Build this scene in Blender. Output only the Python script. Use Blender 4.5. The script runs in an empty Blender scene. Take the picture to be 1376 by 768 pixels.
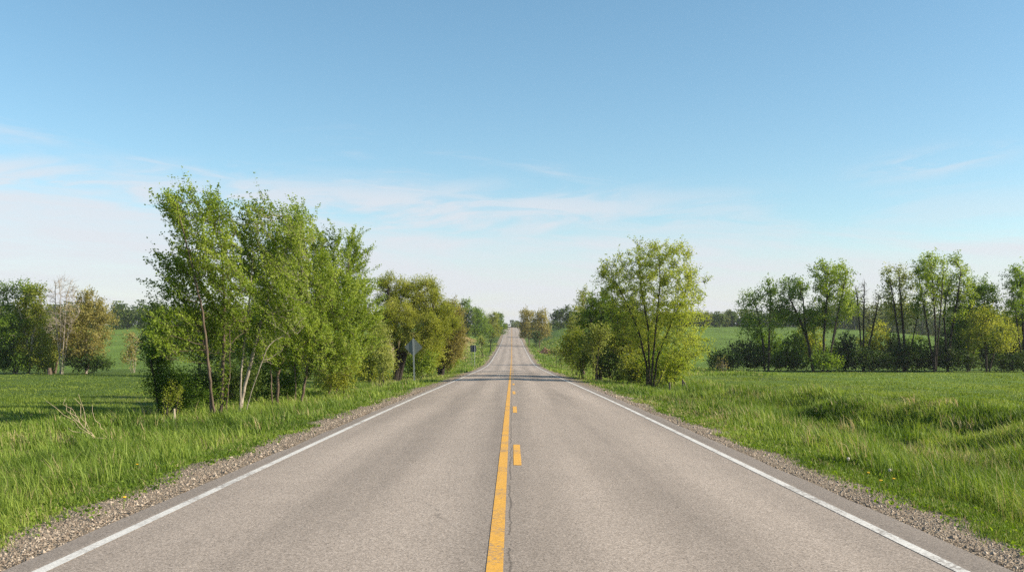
import bpy, math, random
import numpy as np

random.seed(7)
R = math.radians
scene = bpy.context.scene
COL = scene.collection
F = 1337.8          # focal length in photo pixels (35 mm lens)
CX, HY = 688.0, 450.0   # where the horizon centre lies in the photo
EYE = 1.6
ROADX = -0.08

# ------------------------------------------------------------------ land shape
_KZ = np.array([-80, 0, 30, 65, 90, 120, 144, 165, 199, 260, 337, 410, 479, 570, 640, 690, 760, 900, 3200], float)
_KE = np.array([-.2, -1.6, -2.12, -2.86, -3.38, -3.98, -4.33, -4.42, -4.16, -3.5, -2.25, -.55, 1.1, 3.3, 4.75, 5.3, 5.1, 4.0, 4.0]) + EYE


def profile(z):
    z = np.asarray(z, float)
    m = np.gradient(_KE, _KZ)
    i = np.clip(np.searchsorted(_KZ, z) - 1, 0, len(_KZ) - 2)
    h = _KZ[i + 1] - _KZ[i]
    t = np.clip((z - _KZ[i]) / h, 0, 1)
    return ((2*t**3 - 3*t**2 + 1) * _KE[i] + (t**3 - 2*t**2 + t) * h * m[i]
            + (-2*t**3 + 3*t**2) * _KE[i + 1] + (t**3 - t**2) * h * m[i + 1])


def sstep(a, b, x):
    t = np.clip((np.asarray(x, float) - a) / (b - a), 0, 1)
    return t * t * (3 - 2 * t)


_tab = np.random.RandomState(3).rand(256, 256)


def vnoise(x, y):
    x = np.asarray(x, float); y = np.asarray(y, float)
    xi = np.floor(x).astype(int); yi = np.floor(y).astype(int)
    fx = x - xi; fy = y - yi
    fx = fx * fx * (3 - 2 * fx); fy = fy * fy * (3 - 2 * fy)
    a = _tab[xi % 256, yi % 256]; b = _tab[(xi + 1) % 256, yi % 256]
    c = _tab[xi % 256, (yi + 1) % 256]; d = _tab[(xi + 1) % 256, (yi + 1) % 256]
    return a * (1 - fx) * (1 - fy) + b * fx * (1 - fy) + c * (1 - fx) * fy + d * fx * fy


def fbm(x, y, o=3):
    s = 0; a = .5; n = 0
    for k in range(o):
        s = s + a * vnoise(x * 2**k + 17 * k, y * 2**k + 5 * k); n += a; a *= .5
    return s / n


def ground(x, y):
    x = np.asarray(x, float); y = np.asarray(y, float)
    a = np.abs(x - ROADX)
    p = profile(y)
    z = p + 0 * x
    z = z - .055 - .05 * sstep(3.8, 4.6, a) - .27 * sstep(4.5, 7.0, a)
    ditch = np.where(x > 0, .28, .12)
    z = z - ditch * np.exp(-((a - 8.3) / 1.5)**2)
    z = z - np.where(x > 0, -.05, .12) * sstep(8, 14, a)
    near = sstep(4.6, 6.0, a) * (1 - sstep(60, 130, y)) * (1 - .6 * sstep(11, 18, a))
    z = z + near * ((fbm(x * .55, y * .30) - .5) * np.where(x > 0, .75, .32))
    for hx, hy, hd, hr in ((12.3, 25.5, .55, 1.5), (11.2, 29.5, .40, 1.6), (9.8, 39.5, .5, 2.2), (9.3, 31, .35, 1.5), (13.5, 34, .3, 1.8), (10.2, 22, .35, 1.2)):
        q = ((x - hx) / hr)**2 + ((y - hy) / (hr * 1.7))**2
        z = z - hd * np.exp(-q) + hd * .8 * np.exp(-(((x - hx - 1.5 * hr) / hr)**2 + ((y - hy) / (hr * 1.9))**2))
    # far slopes beside the road
    amp = np.where(x < 0, 4.5, 4.1 - 7.0 * sstep(120, 200, x))
    z = z + sstep(160, 385, y) * sstep(5, 22, a) * amp * (1 - sstep(480, 640, y) * .9)
    z = z + sstep(30, 120, a) * (fbm(x * .012, y * .012, 2) - .5) * 1.1
    # the land falls off to either side beyond the second rise, so far fields end at a crest
    return z


def gz(x, y):
    return float(ground(np.array([x]), np.array([y]))[0])


def X_at(px, Z):
    return (px - CX) * Z / F


def Z_at(py, Z):
    return (HY - py) * Z / F + EYE


# ------------------------------------------------------------------ mesh helpers
def mesh_np(name, V, faces, mat, tint=None, smooth=False):
    """faces: list of int arrays (n, k)"""
    me = bpy.data.meshes.new(name)
    V = np.ascontiguousarray(V, dtype=np.float32)
    me.vertices.add(len(V)); me.vertices.foreach_set('co', V.ravel())
    idx = []; starts = []; tot = []; s = 0
    for f in faces:
        f = np.asarray(f, dtype=np.int32)
        if f.size == 0: continue
        n, k = f.shape
        idx.append(f.ravel()); starts.append(s + np.arange(n) * k); tot.append(np.full(n, k)); s += n * k
    idx = np.concatenate(idx); starts = np.concatenate(starts).astype(np.int32); tot = np.concatenate(tot).astype(np.int32)
    me.loops.add(len(idx)); me.loops.foreach_set('vertex_index', idx)
    me.polygons.add(len(starts)); me.polygons.foreach_set('loop_start', starts)
    try:
        me.polygons.foreach_set('loop_total', tot)
    except Exception:
        pass
    me.polygons.foreach_set('use_smooth', np.full(len(starts), bool(smooth)))
    if tint is not None:
        if tint.ndim == 1:
            at = me.attributes.new('tint', 'FLOAT', 'POINT'); at.data.foreach_set('value', tint.astype(np.float32))
        else:
            at = me.attributes.new('cover', 'FLOAT_COLOR', 'POINT'); at.data.foreach_set('color', tint.astype(np.float32).ravel())
    me.update(calc_edges=True)
    if mat: me.materials.append(mat)
    return me


def obj(name, me, parent=None, loc=(0, 0, 0)):
    o = bpy.data.objects.new(name, me); COL.objects.link(o); o.location = loc
    if parent: o.parent = parent
    return o


def tag(o, label=None, cat=None, group=None, kind=None):
    if label: o['label'] = label
    if cat: o['category'] = cat
    if group: o['group'] = group
    if kind: o['kind'] = kind
    return o


def thing(name, label, cat, loc, group=None):
    o = bpy.data.objects.new(name, None); COL.objects.link(o); o.location = loc
    o.empty_display_size = .3
    return tag(o, label, cat, group)


class MB:
    """collects simple solids into one mesh"""
    def __init__(s): s.v = []; s.f = []

    def box(s, x0, x1, y0, y1, z0, z1):
        b = len(s.v)
        s.v += [(x0, y0, z0), (x1, y0, z0), (x1, y1, z0), (x0, y1, z0), (x0, y0, z1), (x1, y0, z1), (x1, y1, z1), (x0, y1, z1)]
        s.f += [[b, b+3, b+2, b+1], [b+4, b+5, b+6, b+7], [b, b+1, b+5, b+4], [b+1, b+2, b+6, b+5], [b+2, b+3, b+7, b+6], [b+3, b, b+4, b+7]]
        return s

    def tube(s, pts, rad, k=6, cap=True):
        pts = [np.array(p, float) for p in pts]
        if not hasattr(rad, '__len__'): rad = [rad] * len(pts)
        b = len(s.v)
        for i, p in enumerate(pts):
            d = pts[min(i+1, len(pts)-1)] - pts[max(i-1, 0)]
            d /= np.linalg.norm(d) + 1e-9
            u = np.cross(d, (0, 1, 0) if abs(d[1]) < .9 else (1, 0, 0)); u /= np.linalg.norm(u)
            w = np.cross(d, u)
            for j in range(k):
                a = 2*math.pi*j/k
                s.v.append(tuple(p + rad[i]*(u*math.cos(a) + w*math.sin(a))))
        for i in range(len(pts)-1):
            for j in range(k):
                s.f.append([b+i*k+j, b+i*k+(j+1) % k, b+(i+1)*k+(j+1) % k, b+(i+1)*k+j])
        if cap:
            s.f.append([b+j for j in range(k)][::-1]); e = b+(len(pts)-1)*k
            s.f.append([e+j for j in range(k)])
        return s

    def prism(s, poly, y0, y1):
        b = len(s.v); n = len(poly)
        s.v += [(x, y0, z) for x, z in poly] + [(x, y1, z) for x, z in poly]
        s.f.append([b+i for i in range(n)]); s.f.append([b+n+i for i in range(n)][::-1])
        for i in range(n):
            s.f.append([b+i, b+n+i, b+n+(i+1) % n, b+(i+1) % n])
        return s

    def build(s, name, mat, parent=None, loc=(0, 0, 0), bevel=0, smooth=False):
        me = bpy.data.meshes.new(name); me.from_pydata(s.v, [], s.f); me.update()
        import bmesh
        bm = bmesh.new(); bm.from_mesh(me); bmesh.ops.recalc_face_normals(bm, faces=bm.faces)
        if bevel:
            bmesh.ops.bevel(bm, geom=list(bm.edges), offset=bevel, segments=2, profile=.5, affect='EDGES')
        bm.to_mesh(me); bm.free()
        if smooth:
            for p in me.polygons: p.use_smooth = True
        me.materials.append(mat)
        return obj(name, me, parent, loc)


# ------------------------------------------------------------------ materials
def newmat(name):
    m = bpy.data.materials.new(name); m.use_nodes = True
    nt = m.node_tree; nt.nodes.clear()
    out = nt.nodes.new('ShaderNodeOutputMaterial')
    return m, nt, out


def N(nt, t, **kw):
    n = nt.nodes.new(t)
    for k, v in kw.items():
        if k == 'ins':
            for kk, vv in v.items(): n.inputs[kk].default_value = vv
        else:
            setattr(n, k, v)
    return n


def ramp(nt, stops, fac=None, interp='LINEAR'):
    r = nt.nodes.new('ShaderNodeValToRGB'); cr = r.color_ramp; cr.interpolation = interp
    while len(cr.elements) < len(stops): cr.elements.new(.5)
    for e, (p, c) in zip(cr.elements, stops):
        e.position = p; e.color = tuple(c) + (1,) if len(c) == 3 else c
    if fac is not None: nt.links.new(fac, r.inputs[0])
    return r


def math_n(nt, op, a, b=None, c=None, clamp=False):
    n = nt.nodes.new('ShaderNodeMath'); n.operation = op; n.use_clamp = clamp
    for i, v in enumerate((a, b, c)):
        if v is None: continue
        if hasattr(v, 'links') or hasattr(v, 'is_linked'): nt.links.new(v, n.inputs[i])
        else: n.inputs[i].default_value = v
    return n.outputs[0]


def mixc(nt, fac, a, b, blend='MIX'):
    n = nt.nodes.new('ShaderNodeMix'); n.data_type = 'RGBA'; n.blend_type = blend
    for sock, v in ((n.inputs[0], fac), (n.inputs[6], a), (n.inputs[7], b)):
        if hasattr(v, 'is_linked'): nt.links.new(v, sock)
        elif isinstance(v, (int, float)): sock.default_value = v
        else: sock.default_value = tuple(v) + (1,)
    return n.outputs[2]


def leaf_mat(name, stops, trans=.35, rough=.55):
    m, nt, out = newmat(name)
    a = N(nt, 'ShaderNodeAttribute', attribute_name='tint')
    r = ramp(nt, stops, a.outputs['Fac'])
    p = N(nt, 'ShaderNodeBsdfPrincipled', ins={'Roughness': rough, 'Specular IOR Level': .18})
    nt.links.new(r.outputs[0], p.inputs['Base Color'])
    t = N(nt, 'ShaderNodeBsdfTranslucent')
    h = N(nt, 'ShaderNodeHueSaturation', ins={'Hue': .495, 'Saturation': 1.1, 'Value': 1.4})
    nt.links.new(r.outputs[0], h.inputs['Color']); nt.links.new(h.outputs[0], t.inputs['Color'])
    mx = N(nt, 'ShaderNodeMixShader', ins={0: trans})
    nt.links.new(p.outputs[0], mx.inputs[1]); nt.links.new(t.outputs[0], mx.inputs[2])
    nt.links.new(mx.outputs[0], out.inputs[0])
    return m


def rough_mat(name, c0, c1, scale=8, rough=.85, stretch=(1, 1, 1), bump=.3, metal=0, spec=.3):
    m, nt, out = newmat(name)
    tc = N(nt, 'ShaderNodeTexCoord'); mp = N(nt, 'ShaderNodeMapping'); mp.inputs['Scale'].default_value = stretch
    nt.links.new(tc.outputs['Object'], mp.inputs[0])
    n = N(nt, 'ShaderNodeTexNoise', ins={'Scale': scale, 'Detail': 6, 'Roughness': .65})
    nt.links.new(mp.outputs[0], n.inputs[0])
    r = ramp(nt, [(.3, c0), (.7, c1)], n.outputs[0])
    p = N(nt, 'ShaderNodeBsdfPrincipled', ins={'Roughness': rough, 'Metallic': metal, 'Specular IOR Level': spec})
    nt.links.new(r.outputs[0], p.inputs['Base Color'])
    b = N(nt, 'ShaderNodeBump', ins={'Strength': bump, 'Distance': .02}); nt.links.new(n.outputs[0], b.inputs['Height'])
    nt.links.new(b.outputs[0], p.inputs['Normal']); nt.links.new(p.outputs[0], out.inputs[0])
    return m


def S(*c):  # sRGB 0-255 -> linear
    return tuple((v/255/12.92 if v/255 <= .04045 else ((v/255+.055)/1.055)**2.4) for v in c)


LEAF = {
    'poplar': leaf_mat('poplar_leaf', [(0, (.085, .140, .013)), (.5, (.205, .285, .034)), (1, (.36, .43, .09))], .48, .5),
    'spring': leaf_mat('spring_leaf', [(0, (.18, .235, .020)), (.5, (.335, .395, .050)), (1, (.48, .52, .12))], .46),
    'willow': leaf_mat('willow_leaf', [(0, (.140, .175, .018)), (.5, (.285, .315, .044)), (1, (.43, .43, .10))], .46),
    'ochre': leaf_mat('ochre_leaf', [(0, (.145, .130, .028)), (.5, (.255, .230, .058)), (1, (.36, .32, .11))], .42),
    'green': leaf_mat('green_leaf', [(0, (.048, .095, .010)), (.5, (.140, .222, .024)), (1, (.28, .37, .055))], .45),
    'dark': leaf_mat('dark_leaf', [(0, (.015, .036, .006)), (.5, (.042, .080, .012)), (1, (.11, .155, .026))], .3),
    'pale': leaf_mat('pale_leaf', [(0, (.150, .180, .034)), (.5, (.28, .315, .07)), (1, (.46, .47, .18))], .45),
    'far': leaf_mat('far_leaf', [(0, (.034, .064, .012)), (.5, (.090, .135, .022)), (1, (.20, .21, .045))], .3),
}
BARK = {
    'dark': rough_mat('dark_bark', (.014, .011, .008), (.048, .038, .030), 14, .9, (1, 1, .25), .6),
    'brown': rough_mat('brown_bark', (.060, .042, .028), (.165, .125, .090), 14, .9, (1, 1, .25), .6),
    'pale': rough_mat('pale_bark', (.15, .125, .095), (.40, .35, .28), 10, .85, (1, 1, .4), .4),
    'grey': rough_mat('grey_bark', (.07, .06, .05), (.19, .165, .14), 12, .9, (1, 1, .3), .5),
}

# ------------------------------------------------------------------ trees
def norm(v):
    return v / (np.linalg.norm(v, axis=-1, keepdims=True) + 1e-9)


def colonize(rs, stems, att, step, kill, tropism, iters=90):
    P = []; par = []
    for st in stems:
        st = np.array(st, float)
        prev = -1
        if P:
            dd = np.linalg.norm(np.array(P) - st[0], axis=1)
            if dd.min() < 1.6: prev = int(dd.argmin())
        seg = np.diff(st, axis=0); ln = np.linalg.norm(seg, axis=1); T = np.concatenate([[0], np.cumsum(ln)])
        n = max(2, int(T[-1] / step))
        for k in range(n + 1):
            t = T[-1] * k / n
            p = np.array([np.interp(t, T, st[:, c]) for c in range(3)])
            if k > 0: p[:2] += rs.normal(0, step * .05, 2)
            P.append(p); par.append(prev); prev = len(P) - 1
    P = np.array(P); par = list(par)
    nstem = len(P)
    nodes = [p for p in P]
    D = np.linalg.norm(att[:, None] - P[None], axis=2)
    near = D.argmin(1); dist = D.min(1)
    alive = dist > kill
    stall = 0
    for it in range(iters):
        if alive.sum() < 3: break
        ia = np.nonzero(alive)[0]
        arr = np.array(nodes)
        nn = near[ia]
        dv = norm(att[ia] - arr[nn])
        acc = np.zeros((len(nodes), 3)); np.add.at(acc, nn, dv)
        src = np.unique(nn)
        d = norm(norm(acc[src]) + tropism + rs.normal(0, .11, (len(src), 3)))
        new = arr[src] + d * step * rs.uniform(.8, 1.15, (len(src), 1))
        i0 = len(nodes)
        for s_, p in zip(src, new):
            nodes.append(p); par.append(int(s_))
        D = np.linalg.norm(att[ia][:, None] - new[None], axis=2)
        m = D.min(1); am = D.argmin(1)
        upd = m < dist[ia] - 1e-6
        if upd.sum() == 0:
            stall += 1
            if stall > 3: break
        dist[ia[upd]] = m[upd]; near[ia[upd]] = i0 + am[upd]
        alive[ia] &= ~(dist[ia] < kill)
    return np.array(nodes), np.array(par), nstem


def tubes(A, B, ra, rb, k):
    n = len(A)
    if n == 0: return np.zeros((0, 3)), np.zeros((0, 4), int)
    d = norm(B - A)
    ref = np.where(np.abs(d[:, 2:3]) < .9, np.array([[0, 0, 1.]]), np.array([[1., 0, 0]]))
    u = norm(np.cross(d, ref)); w = np.cross(d, u)
    a = np.arange(k) * 2 * math.pi / k
    ring = u[:, None] * np.cos(a)[None, :, None] + w[:, None] * np.sin(a)[None, :, None]
    V = np.concatenate([A[:, None] + ring * ra[:, None, None], B[:, None] + ring * rb[:, None, None]], 1)
    base = (np.arange(n) * 2 * k)[:, None]
    j = np.arange(k); j2 = (j + 1) % k
    Fc = np.stack([base + j, base + j2, base + k + j2, base + k + j], 2).reshape(-1, 4)
    return V.reshape(-1, 3), Fc


def leaves_mesh(rs, C, size, axis=None, aspect=.62):
    n = len(C)
    nrm = norm(rs.normal(0, 1, (n, 3)) + np.array([.25, 0, .55]))
    t = rs.normal(0, 1, (n, 3))
    if axis is not None: t = t * .8 + axis
    t = norm(t - nrm * (t * nrm).sum(1, keepdims=True))
    b = np.cross(nrm, t)
    s = size[:, None]
    bend = nrm * s * .12
    V = np.stack([C - t*s*.5, C + b*s*.5*aspect + t*s*.05 + bend, C + t*s*.5, C - b*s*.5*aspect + t*s*.05 + bend], 1).reshape(-1, 3)
    return V, np.arange(n * 4).reshape(-1, 4)


def make_tree(name, label, cat, Z, px, stems, blobs, leaf='green', bark='brown', n=350, ls=.08, shoots=3, nl=8,
              slen=.5, sweep=(0, 0, .3), trop=(0, 0, .05), r0=.10, thr=.35, depth=.9, seed=None, group=None,
              spread=.35, step=None, twig=None, gap=.0, tint0=0., leafy=1.0, wob=.5, ex=1.95):
    """px: photo column of the base; stems / blobs measured on the photo at depth Z, converted to metres."""
    rs = np.random.RandomState(seed if seed is not None else (hash_name(label)))
    bx = X_at(px, Z); bz = gz(bx, Z)
    base = np.array([bx, Z, bz])
    st = []
    for s_ in stems:
        q = []
        for i, (x, y) in enumerate(s_):
            if i == 0: q.append((X_at(x, Z) - bx, rs.normal(0, .05), -.1))
            else:
                yj = rs.normal(0, .25)
                q.append((X_at(x, Z) - bx, q[-1][1] + yj, Z_at(y, Z) - bz))
        st.append(q)
    att = []
    wts = np.array([b[2] * b[3] for b in blobs], float); wts /= wts.sum()
    xl = min(b[0] - b[2] for b in blobs); xr = max(b[0] + b[2] for b in blobs); xm = (xl + xr) / 2
    Wc = (xr - xl) / 2 * Z / F * depth
    for b, w in zip(blobs, wts):
        m = max(8, int(n * w))
        v = norm(rs.normal(0, 1, (m * 3, 3))) * (rs.rand(m * 3, 1) ** (1/2.4))
        rx, rz = b[2] * Z / F, b[3] * Z / F
        c = np.array([X_at(b[0], Z) - bx, rs.uniform(-.62, .62) * math.sqrt(max(.0, Wc**2 - ((b[0] - xm) * Z / F)**2)), Z_at(b[1], Z) - bz])
        p = c + v * np.array([rx, max(depth * min(rx, rz * 1.2), .42 * Wc), rz])
        if gap > 0:
            k = vnoise(p[:, 0] * 1.1 + p[:, 1] * .7 + 40, p[:, 2] * 1.1 + 9 + p[:, 1] * .4)
            p = p[k > gap]
        att.append(p[:m])
    att = np.concatenate(att)
    att = att[att[:, 2] > .15]
    H = max(att[:, 2].max(), .5)
    step = step or H / 36
    nodes, par, ns = colonize(rs, st, att, step, step * 1.15, np.array(trop))
    # pipe-model radii
    acc = np.zeros(len(nodes)); has = np.zeros(len(nodes), bool)
    has[par[par >= 0]] = True
    acc[~has] = 1.0
    for i in range(len(nodes) - 1, -1, -1):
        if par[i] >= 0: acc[par[i]] += acc[i]
    r = acc ** (1 / ex)
    roots = np.nonzero(par < 0)[0]
    r = np.minimum(r / r[np.setdiff1d(np.arange(len(r)), roots)].max(), 1.) * r0
    rmin = twig if twig else Z / 996 * .13
    r = np.maximum(r, rmin)
    ch = np.nonzero(par >= 0)[0]
    A = nodes[par[ch]]; B = nodes[ch]; rb = r[ch]; ra = np.minimum(r[par[ch]], rb * 1.3)
    rootk = par[par[ch]] < 0
    ra = np.where(rootk, np.minimum(ra * 1.2, r0 * 1.3), ra)
    big = rb > r0 * .3
    V1, F1 = tubes(A[big], B[big], ra[big], rb[big], 7)
    V2, F2 = tubes(A[~big], B[~big], ra[~big], rb[~big], 4)
    # shoots
    thick = np.sort(r)[::-1]
    cand = np.nonzero((r <= max(r0 * thr, rmin * 1.01)) & (par >= 0))[0]
    cand = cand[nodes[cand][:, 2] > .12 * min(H, 3)]
    cand = np.repeat(cand, shoots)
    bd = norm(nodes[cand] - nodes[par[cand]])
    sd = norm(bd * .7 + np.array(sweep) + rs.normal(0, wob, (len(cand), 3)))
    sl = slen * rs.uniform(.4, 1.2, len(cand))
    S0 = nodes[cand] - bd * rs.rand(len(cand), 1) * step
    VV = [V1, V2]; FF = [F1, F2 + len(V1)]
    tw = Z / 996 * .10 if twig is None else twig * .7
    V3, F3 = tubes(S0, S0 + sd * sl[:, None] * .92, np.full(len(S0), tw), np.full(len(S0), tw * .4), 3)
    if cat != 'shrub' and (Z < 90 or leafy == 0): VV.append(V3); FF.append(F3 + len(V1) + len(V2))
    root = thing(name, label, cat, tuple(base), group)
    obj('trunk', mesh_np('trunk', np.concatenate(VV), [np.concatenate(FF)], BARK[bark], smooth=True), root)
    if leafy > 0 and nl > 0:
        area = math.pi * sum(b[2] * b[3] for b in blobs) * (Z / F)**2
        nleaf = .40 * nl * leafy * area / (.29 * ls * ls)
        k = rs.poisson(nleaf / len(cand) * rs.uniform(.4, 1.6, len(cand)))
        ii = np.repeat(np.arange(len(cand)), k)
        t = rs.rand(len(ii)) ** .8
        C = S0[ii] + sd[ii] * (sl[ii] * t)[:, None] + rs.normal(0, spread * slen * .35, (len(ii), 3))
        sz = ls * rs.uniform(.6, 1.25, len(ii))
        V, Fq = leaves_mesh(rs, C, sz, sd[ii] * .5)
        tint = np.clip(.5 + tint0 + rs.normal(0, .16, len(cand))[ii] + rs.normal(0, .11, len(ii))
                       + .65 * (vnoise(C[:, 0] * .9 + 7, C[:, 2] * .9 + C[:, 1] * .6) - .5), 0, 1)
        obj('crown', mesh_np('crown', V, [Fq], LEAF[leaf], np.repeat(tint, 4)), root)
    return root


def hash_name(s):
    h = 7
    for ch in s: h = (h * 131 + ord(ch)) % 2147483647
    return h



# ------------------------------------------------------------------ ground sheet
def build_ground():
    xs = list(np.arange(0, 16.01, .4)); d = .45
    while xs[-1] < 1600: xs.append(xs[-1] + d); d *= 1.075
    xs = np.array([-x for x in xs[:0:-1]] + xs) + ROADX
    ys = list(np.arange(-40, 120, .8)) + list(np.arange(120, 520, 3.)); d = 4.
    while ys[-1] < 3200: ys.append(ys[-1] + d); d *= 1.07
    ys = np.array(ys)
    Xg, Yg = np.meshgrid(xs, ys)
    Zg = ground(Xg, Yg)
    Zg = Zg - .14 * (1 - sstep(3.3, 3.7, np.abs(Xg - ROADX)))
    # soft far field undulation is already in ground()
    nx, ny = len(xs), len(ys)
    V = np.stack([Xg, Yg, Zg], 2).reshape(-1, 3)
    i = np.arange(nx - 1)[None] + np.arange(ny - 1)[:, None] * nx
    Fq = np.stack([i, i + 1, i + nx + 1, i + nx], 2).reshape(-1, 4)
    # cover: what grows where
    a = np.abs(Xg - ROADX)
    verge = np.array([.075, .115, .024]); crop = np.array([.085, .135, .024]); cropr = np.array([.115, .175, .032])
    tan = np.array([.27, .20, .10]); far = np.array([.110, .175, .030])
    c = np.zeros(Xg.shape + (4,)); c[..., 3] = 1
    w = sstep(9.5, 13, a + 2 * (fbm(Xg * .2, Yg * .2) - .5)); w = np.where(Xg < 0, w * sstep(35, 38, Yg), w)
    near = np.where((Xg > 0)[..., None], cropr, crop)
    farm = sstep(125, 150, Yg)[..., None]
    fld = near * (1 - farm) + far * farm
    col = verge * (1 - w[..., None]) + fld * w[..., None]
    tm = ((Xg < -9 - (Yg - 200) * .02) & (Xg > -42) & (Yg > 188) & (Yg < 330)).astype(float)[..., None]
    col = col * (1 - tm) + tan * tm
    dry = (sstep(.56, .66, fbm(Xg * .35 + 50, Yg * .22 + 3)) * (1 - sstep(14, 24, a)) * (1 - sstep(70, 120, Yg)) * .55)[..., None]
    col = col * (1 - dry) + np.array([.22, .19, .075]) * dry
    c[..., :3] = col
    m, nt, out = newmat('ground_cover')
    at = N(nt, 'ShaderNodeAttribute', attribute_name='cover')
    geo = N(nt, 'ShaderNodeNewGeometry')
    n1 = N(nt, 'ShaderNodeTexNoise', ins={'Scale': 6., 'Detail': 5, 'Roughness': .7})
    n2 = N(nt, 'ShaderNodeTexNoise', ins={'Scale': .12, 'Detail': 4, 'Roughness': .6})
    mp = N(nt, 'ShaderNodeMapping'); mp.inputs['Scale'].default_value = (1, .35, 1)
    nt.links.new(geo.outputs['Position'], mp.inputs[0]); nt.links.new(mp.outputs[0], n2.inputs[0])
    nt.links.new(geo.outputs['Position'], n1.inputs[0])
    v = math_n(nt, 'ADD', math_n(nt, 'MULTIPLY', n1.outputs[0], .7), math_n(nt, 'MULTIPLY', n2.outputs[0], .9))
    r = ramp(nt, [(.35, (.55, .55, .55)), (1.15 / 1.6, (1.3, 1.3, 1.2))], v)
    r.color_ramp.elements[0].position = .5; r.color_ramp.elements[1].position = 1.0
    col = mixc(nt, 1.0, at.outputs['Color'], r.outputs[0], 'MULTIPLY')
    # gravel shoulder beside the pavement
    sx = N(nt, 'ShaderNodeSeparateXYZ'); nt.links.new(geo.outputs['Position'], sx.inputs[0])
    ax = math_n(nt, 'ABSOLUTE', math_n(nt, 'SUBTRACT', sx.outputs[0], ROADX))
    n3 = N(nt, 'ShaderNodeTexNoise', ins={'Scale': 1.1, 'Detail': 5, 'Roughness': .7}); nt.links.new(geo.outputs['Position'], n3.inputs[0])
    ed = math_n(nt, 'ADD', ax, math_n(nt, 'MULTIPLY', math_n(nt, 'SUBTRACT', n3.outputs[0], .5), 1.1))
    gm = N(nt, 'ShaderNodeMapRange', ins={1: 4.65, 2: 5.0, 3: 1., 4: 0.}); nt.links.new(ed, gm.inputs[0])
    vo = N(nt, 'ShaderNodeTexVoronoi', ins={'Scale': 38.}); nt.links.new(geo.outputs['Position'], vo.inputs[0])
    n4 = N(nt, 'ShaderNodeTexNoise', ins={'Scale': 2.2, 'Detail': 5}); nt.links.new(geo.outputs['Position'], n4.inputs[0])
    g1 = ramp(nt, [(0, (.18, .14, .10)), (.5, (.29, .235, .172)), (1, (.42, .35, .27))], None)
    sp = N(nt, 'ShaderNodeSeparateColor'); nt.links.new(vo.outputs['Color'], sp.inputs[0])
    nt.links.new(sp.outputs[0], g1.inputs[0])
    g2 = mixc(nt, n4.outputs[0], g1.outputs[0], (.26, .205, .150))
    col = mixc(nt, gm.outputs[0], col, g2)
    p = N(nt, 'ShaderNodeBsdfPrincipled', ins={'Roughness': .95, 'Specular IOR Level': .1})
    nt.links.new(col, p.inputs['Base Color'])
    hgt = math_n(nt, 'ADD', n1.outputs[0], math_n(nt, 'MULTIPLY', vo.outputs['Distance'], -.6))
    b = N(nt, 'ShaderNodeBump', ins={'Strength': .9, 'Distance': .06}); nt.links.new(hgt, b.inputs['Height'])
    nt.links.new(b.outputs[0], p.inputs['Normal']); nt.links.new(p.outputs[0], out.inputs[0])
    o = obj('ground', mesh_np('ground', V, [Fq], m, c.reshape(-1, 4), smooth=True)); tag(o, 'rolling green farmland with grassy verges', 'ground', kind='structure')


build_ground()

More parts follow.
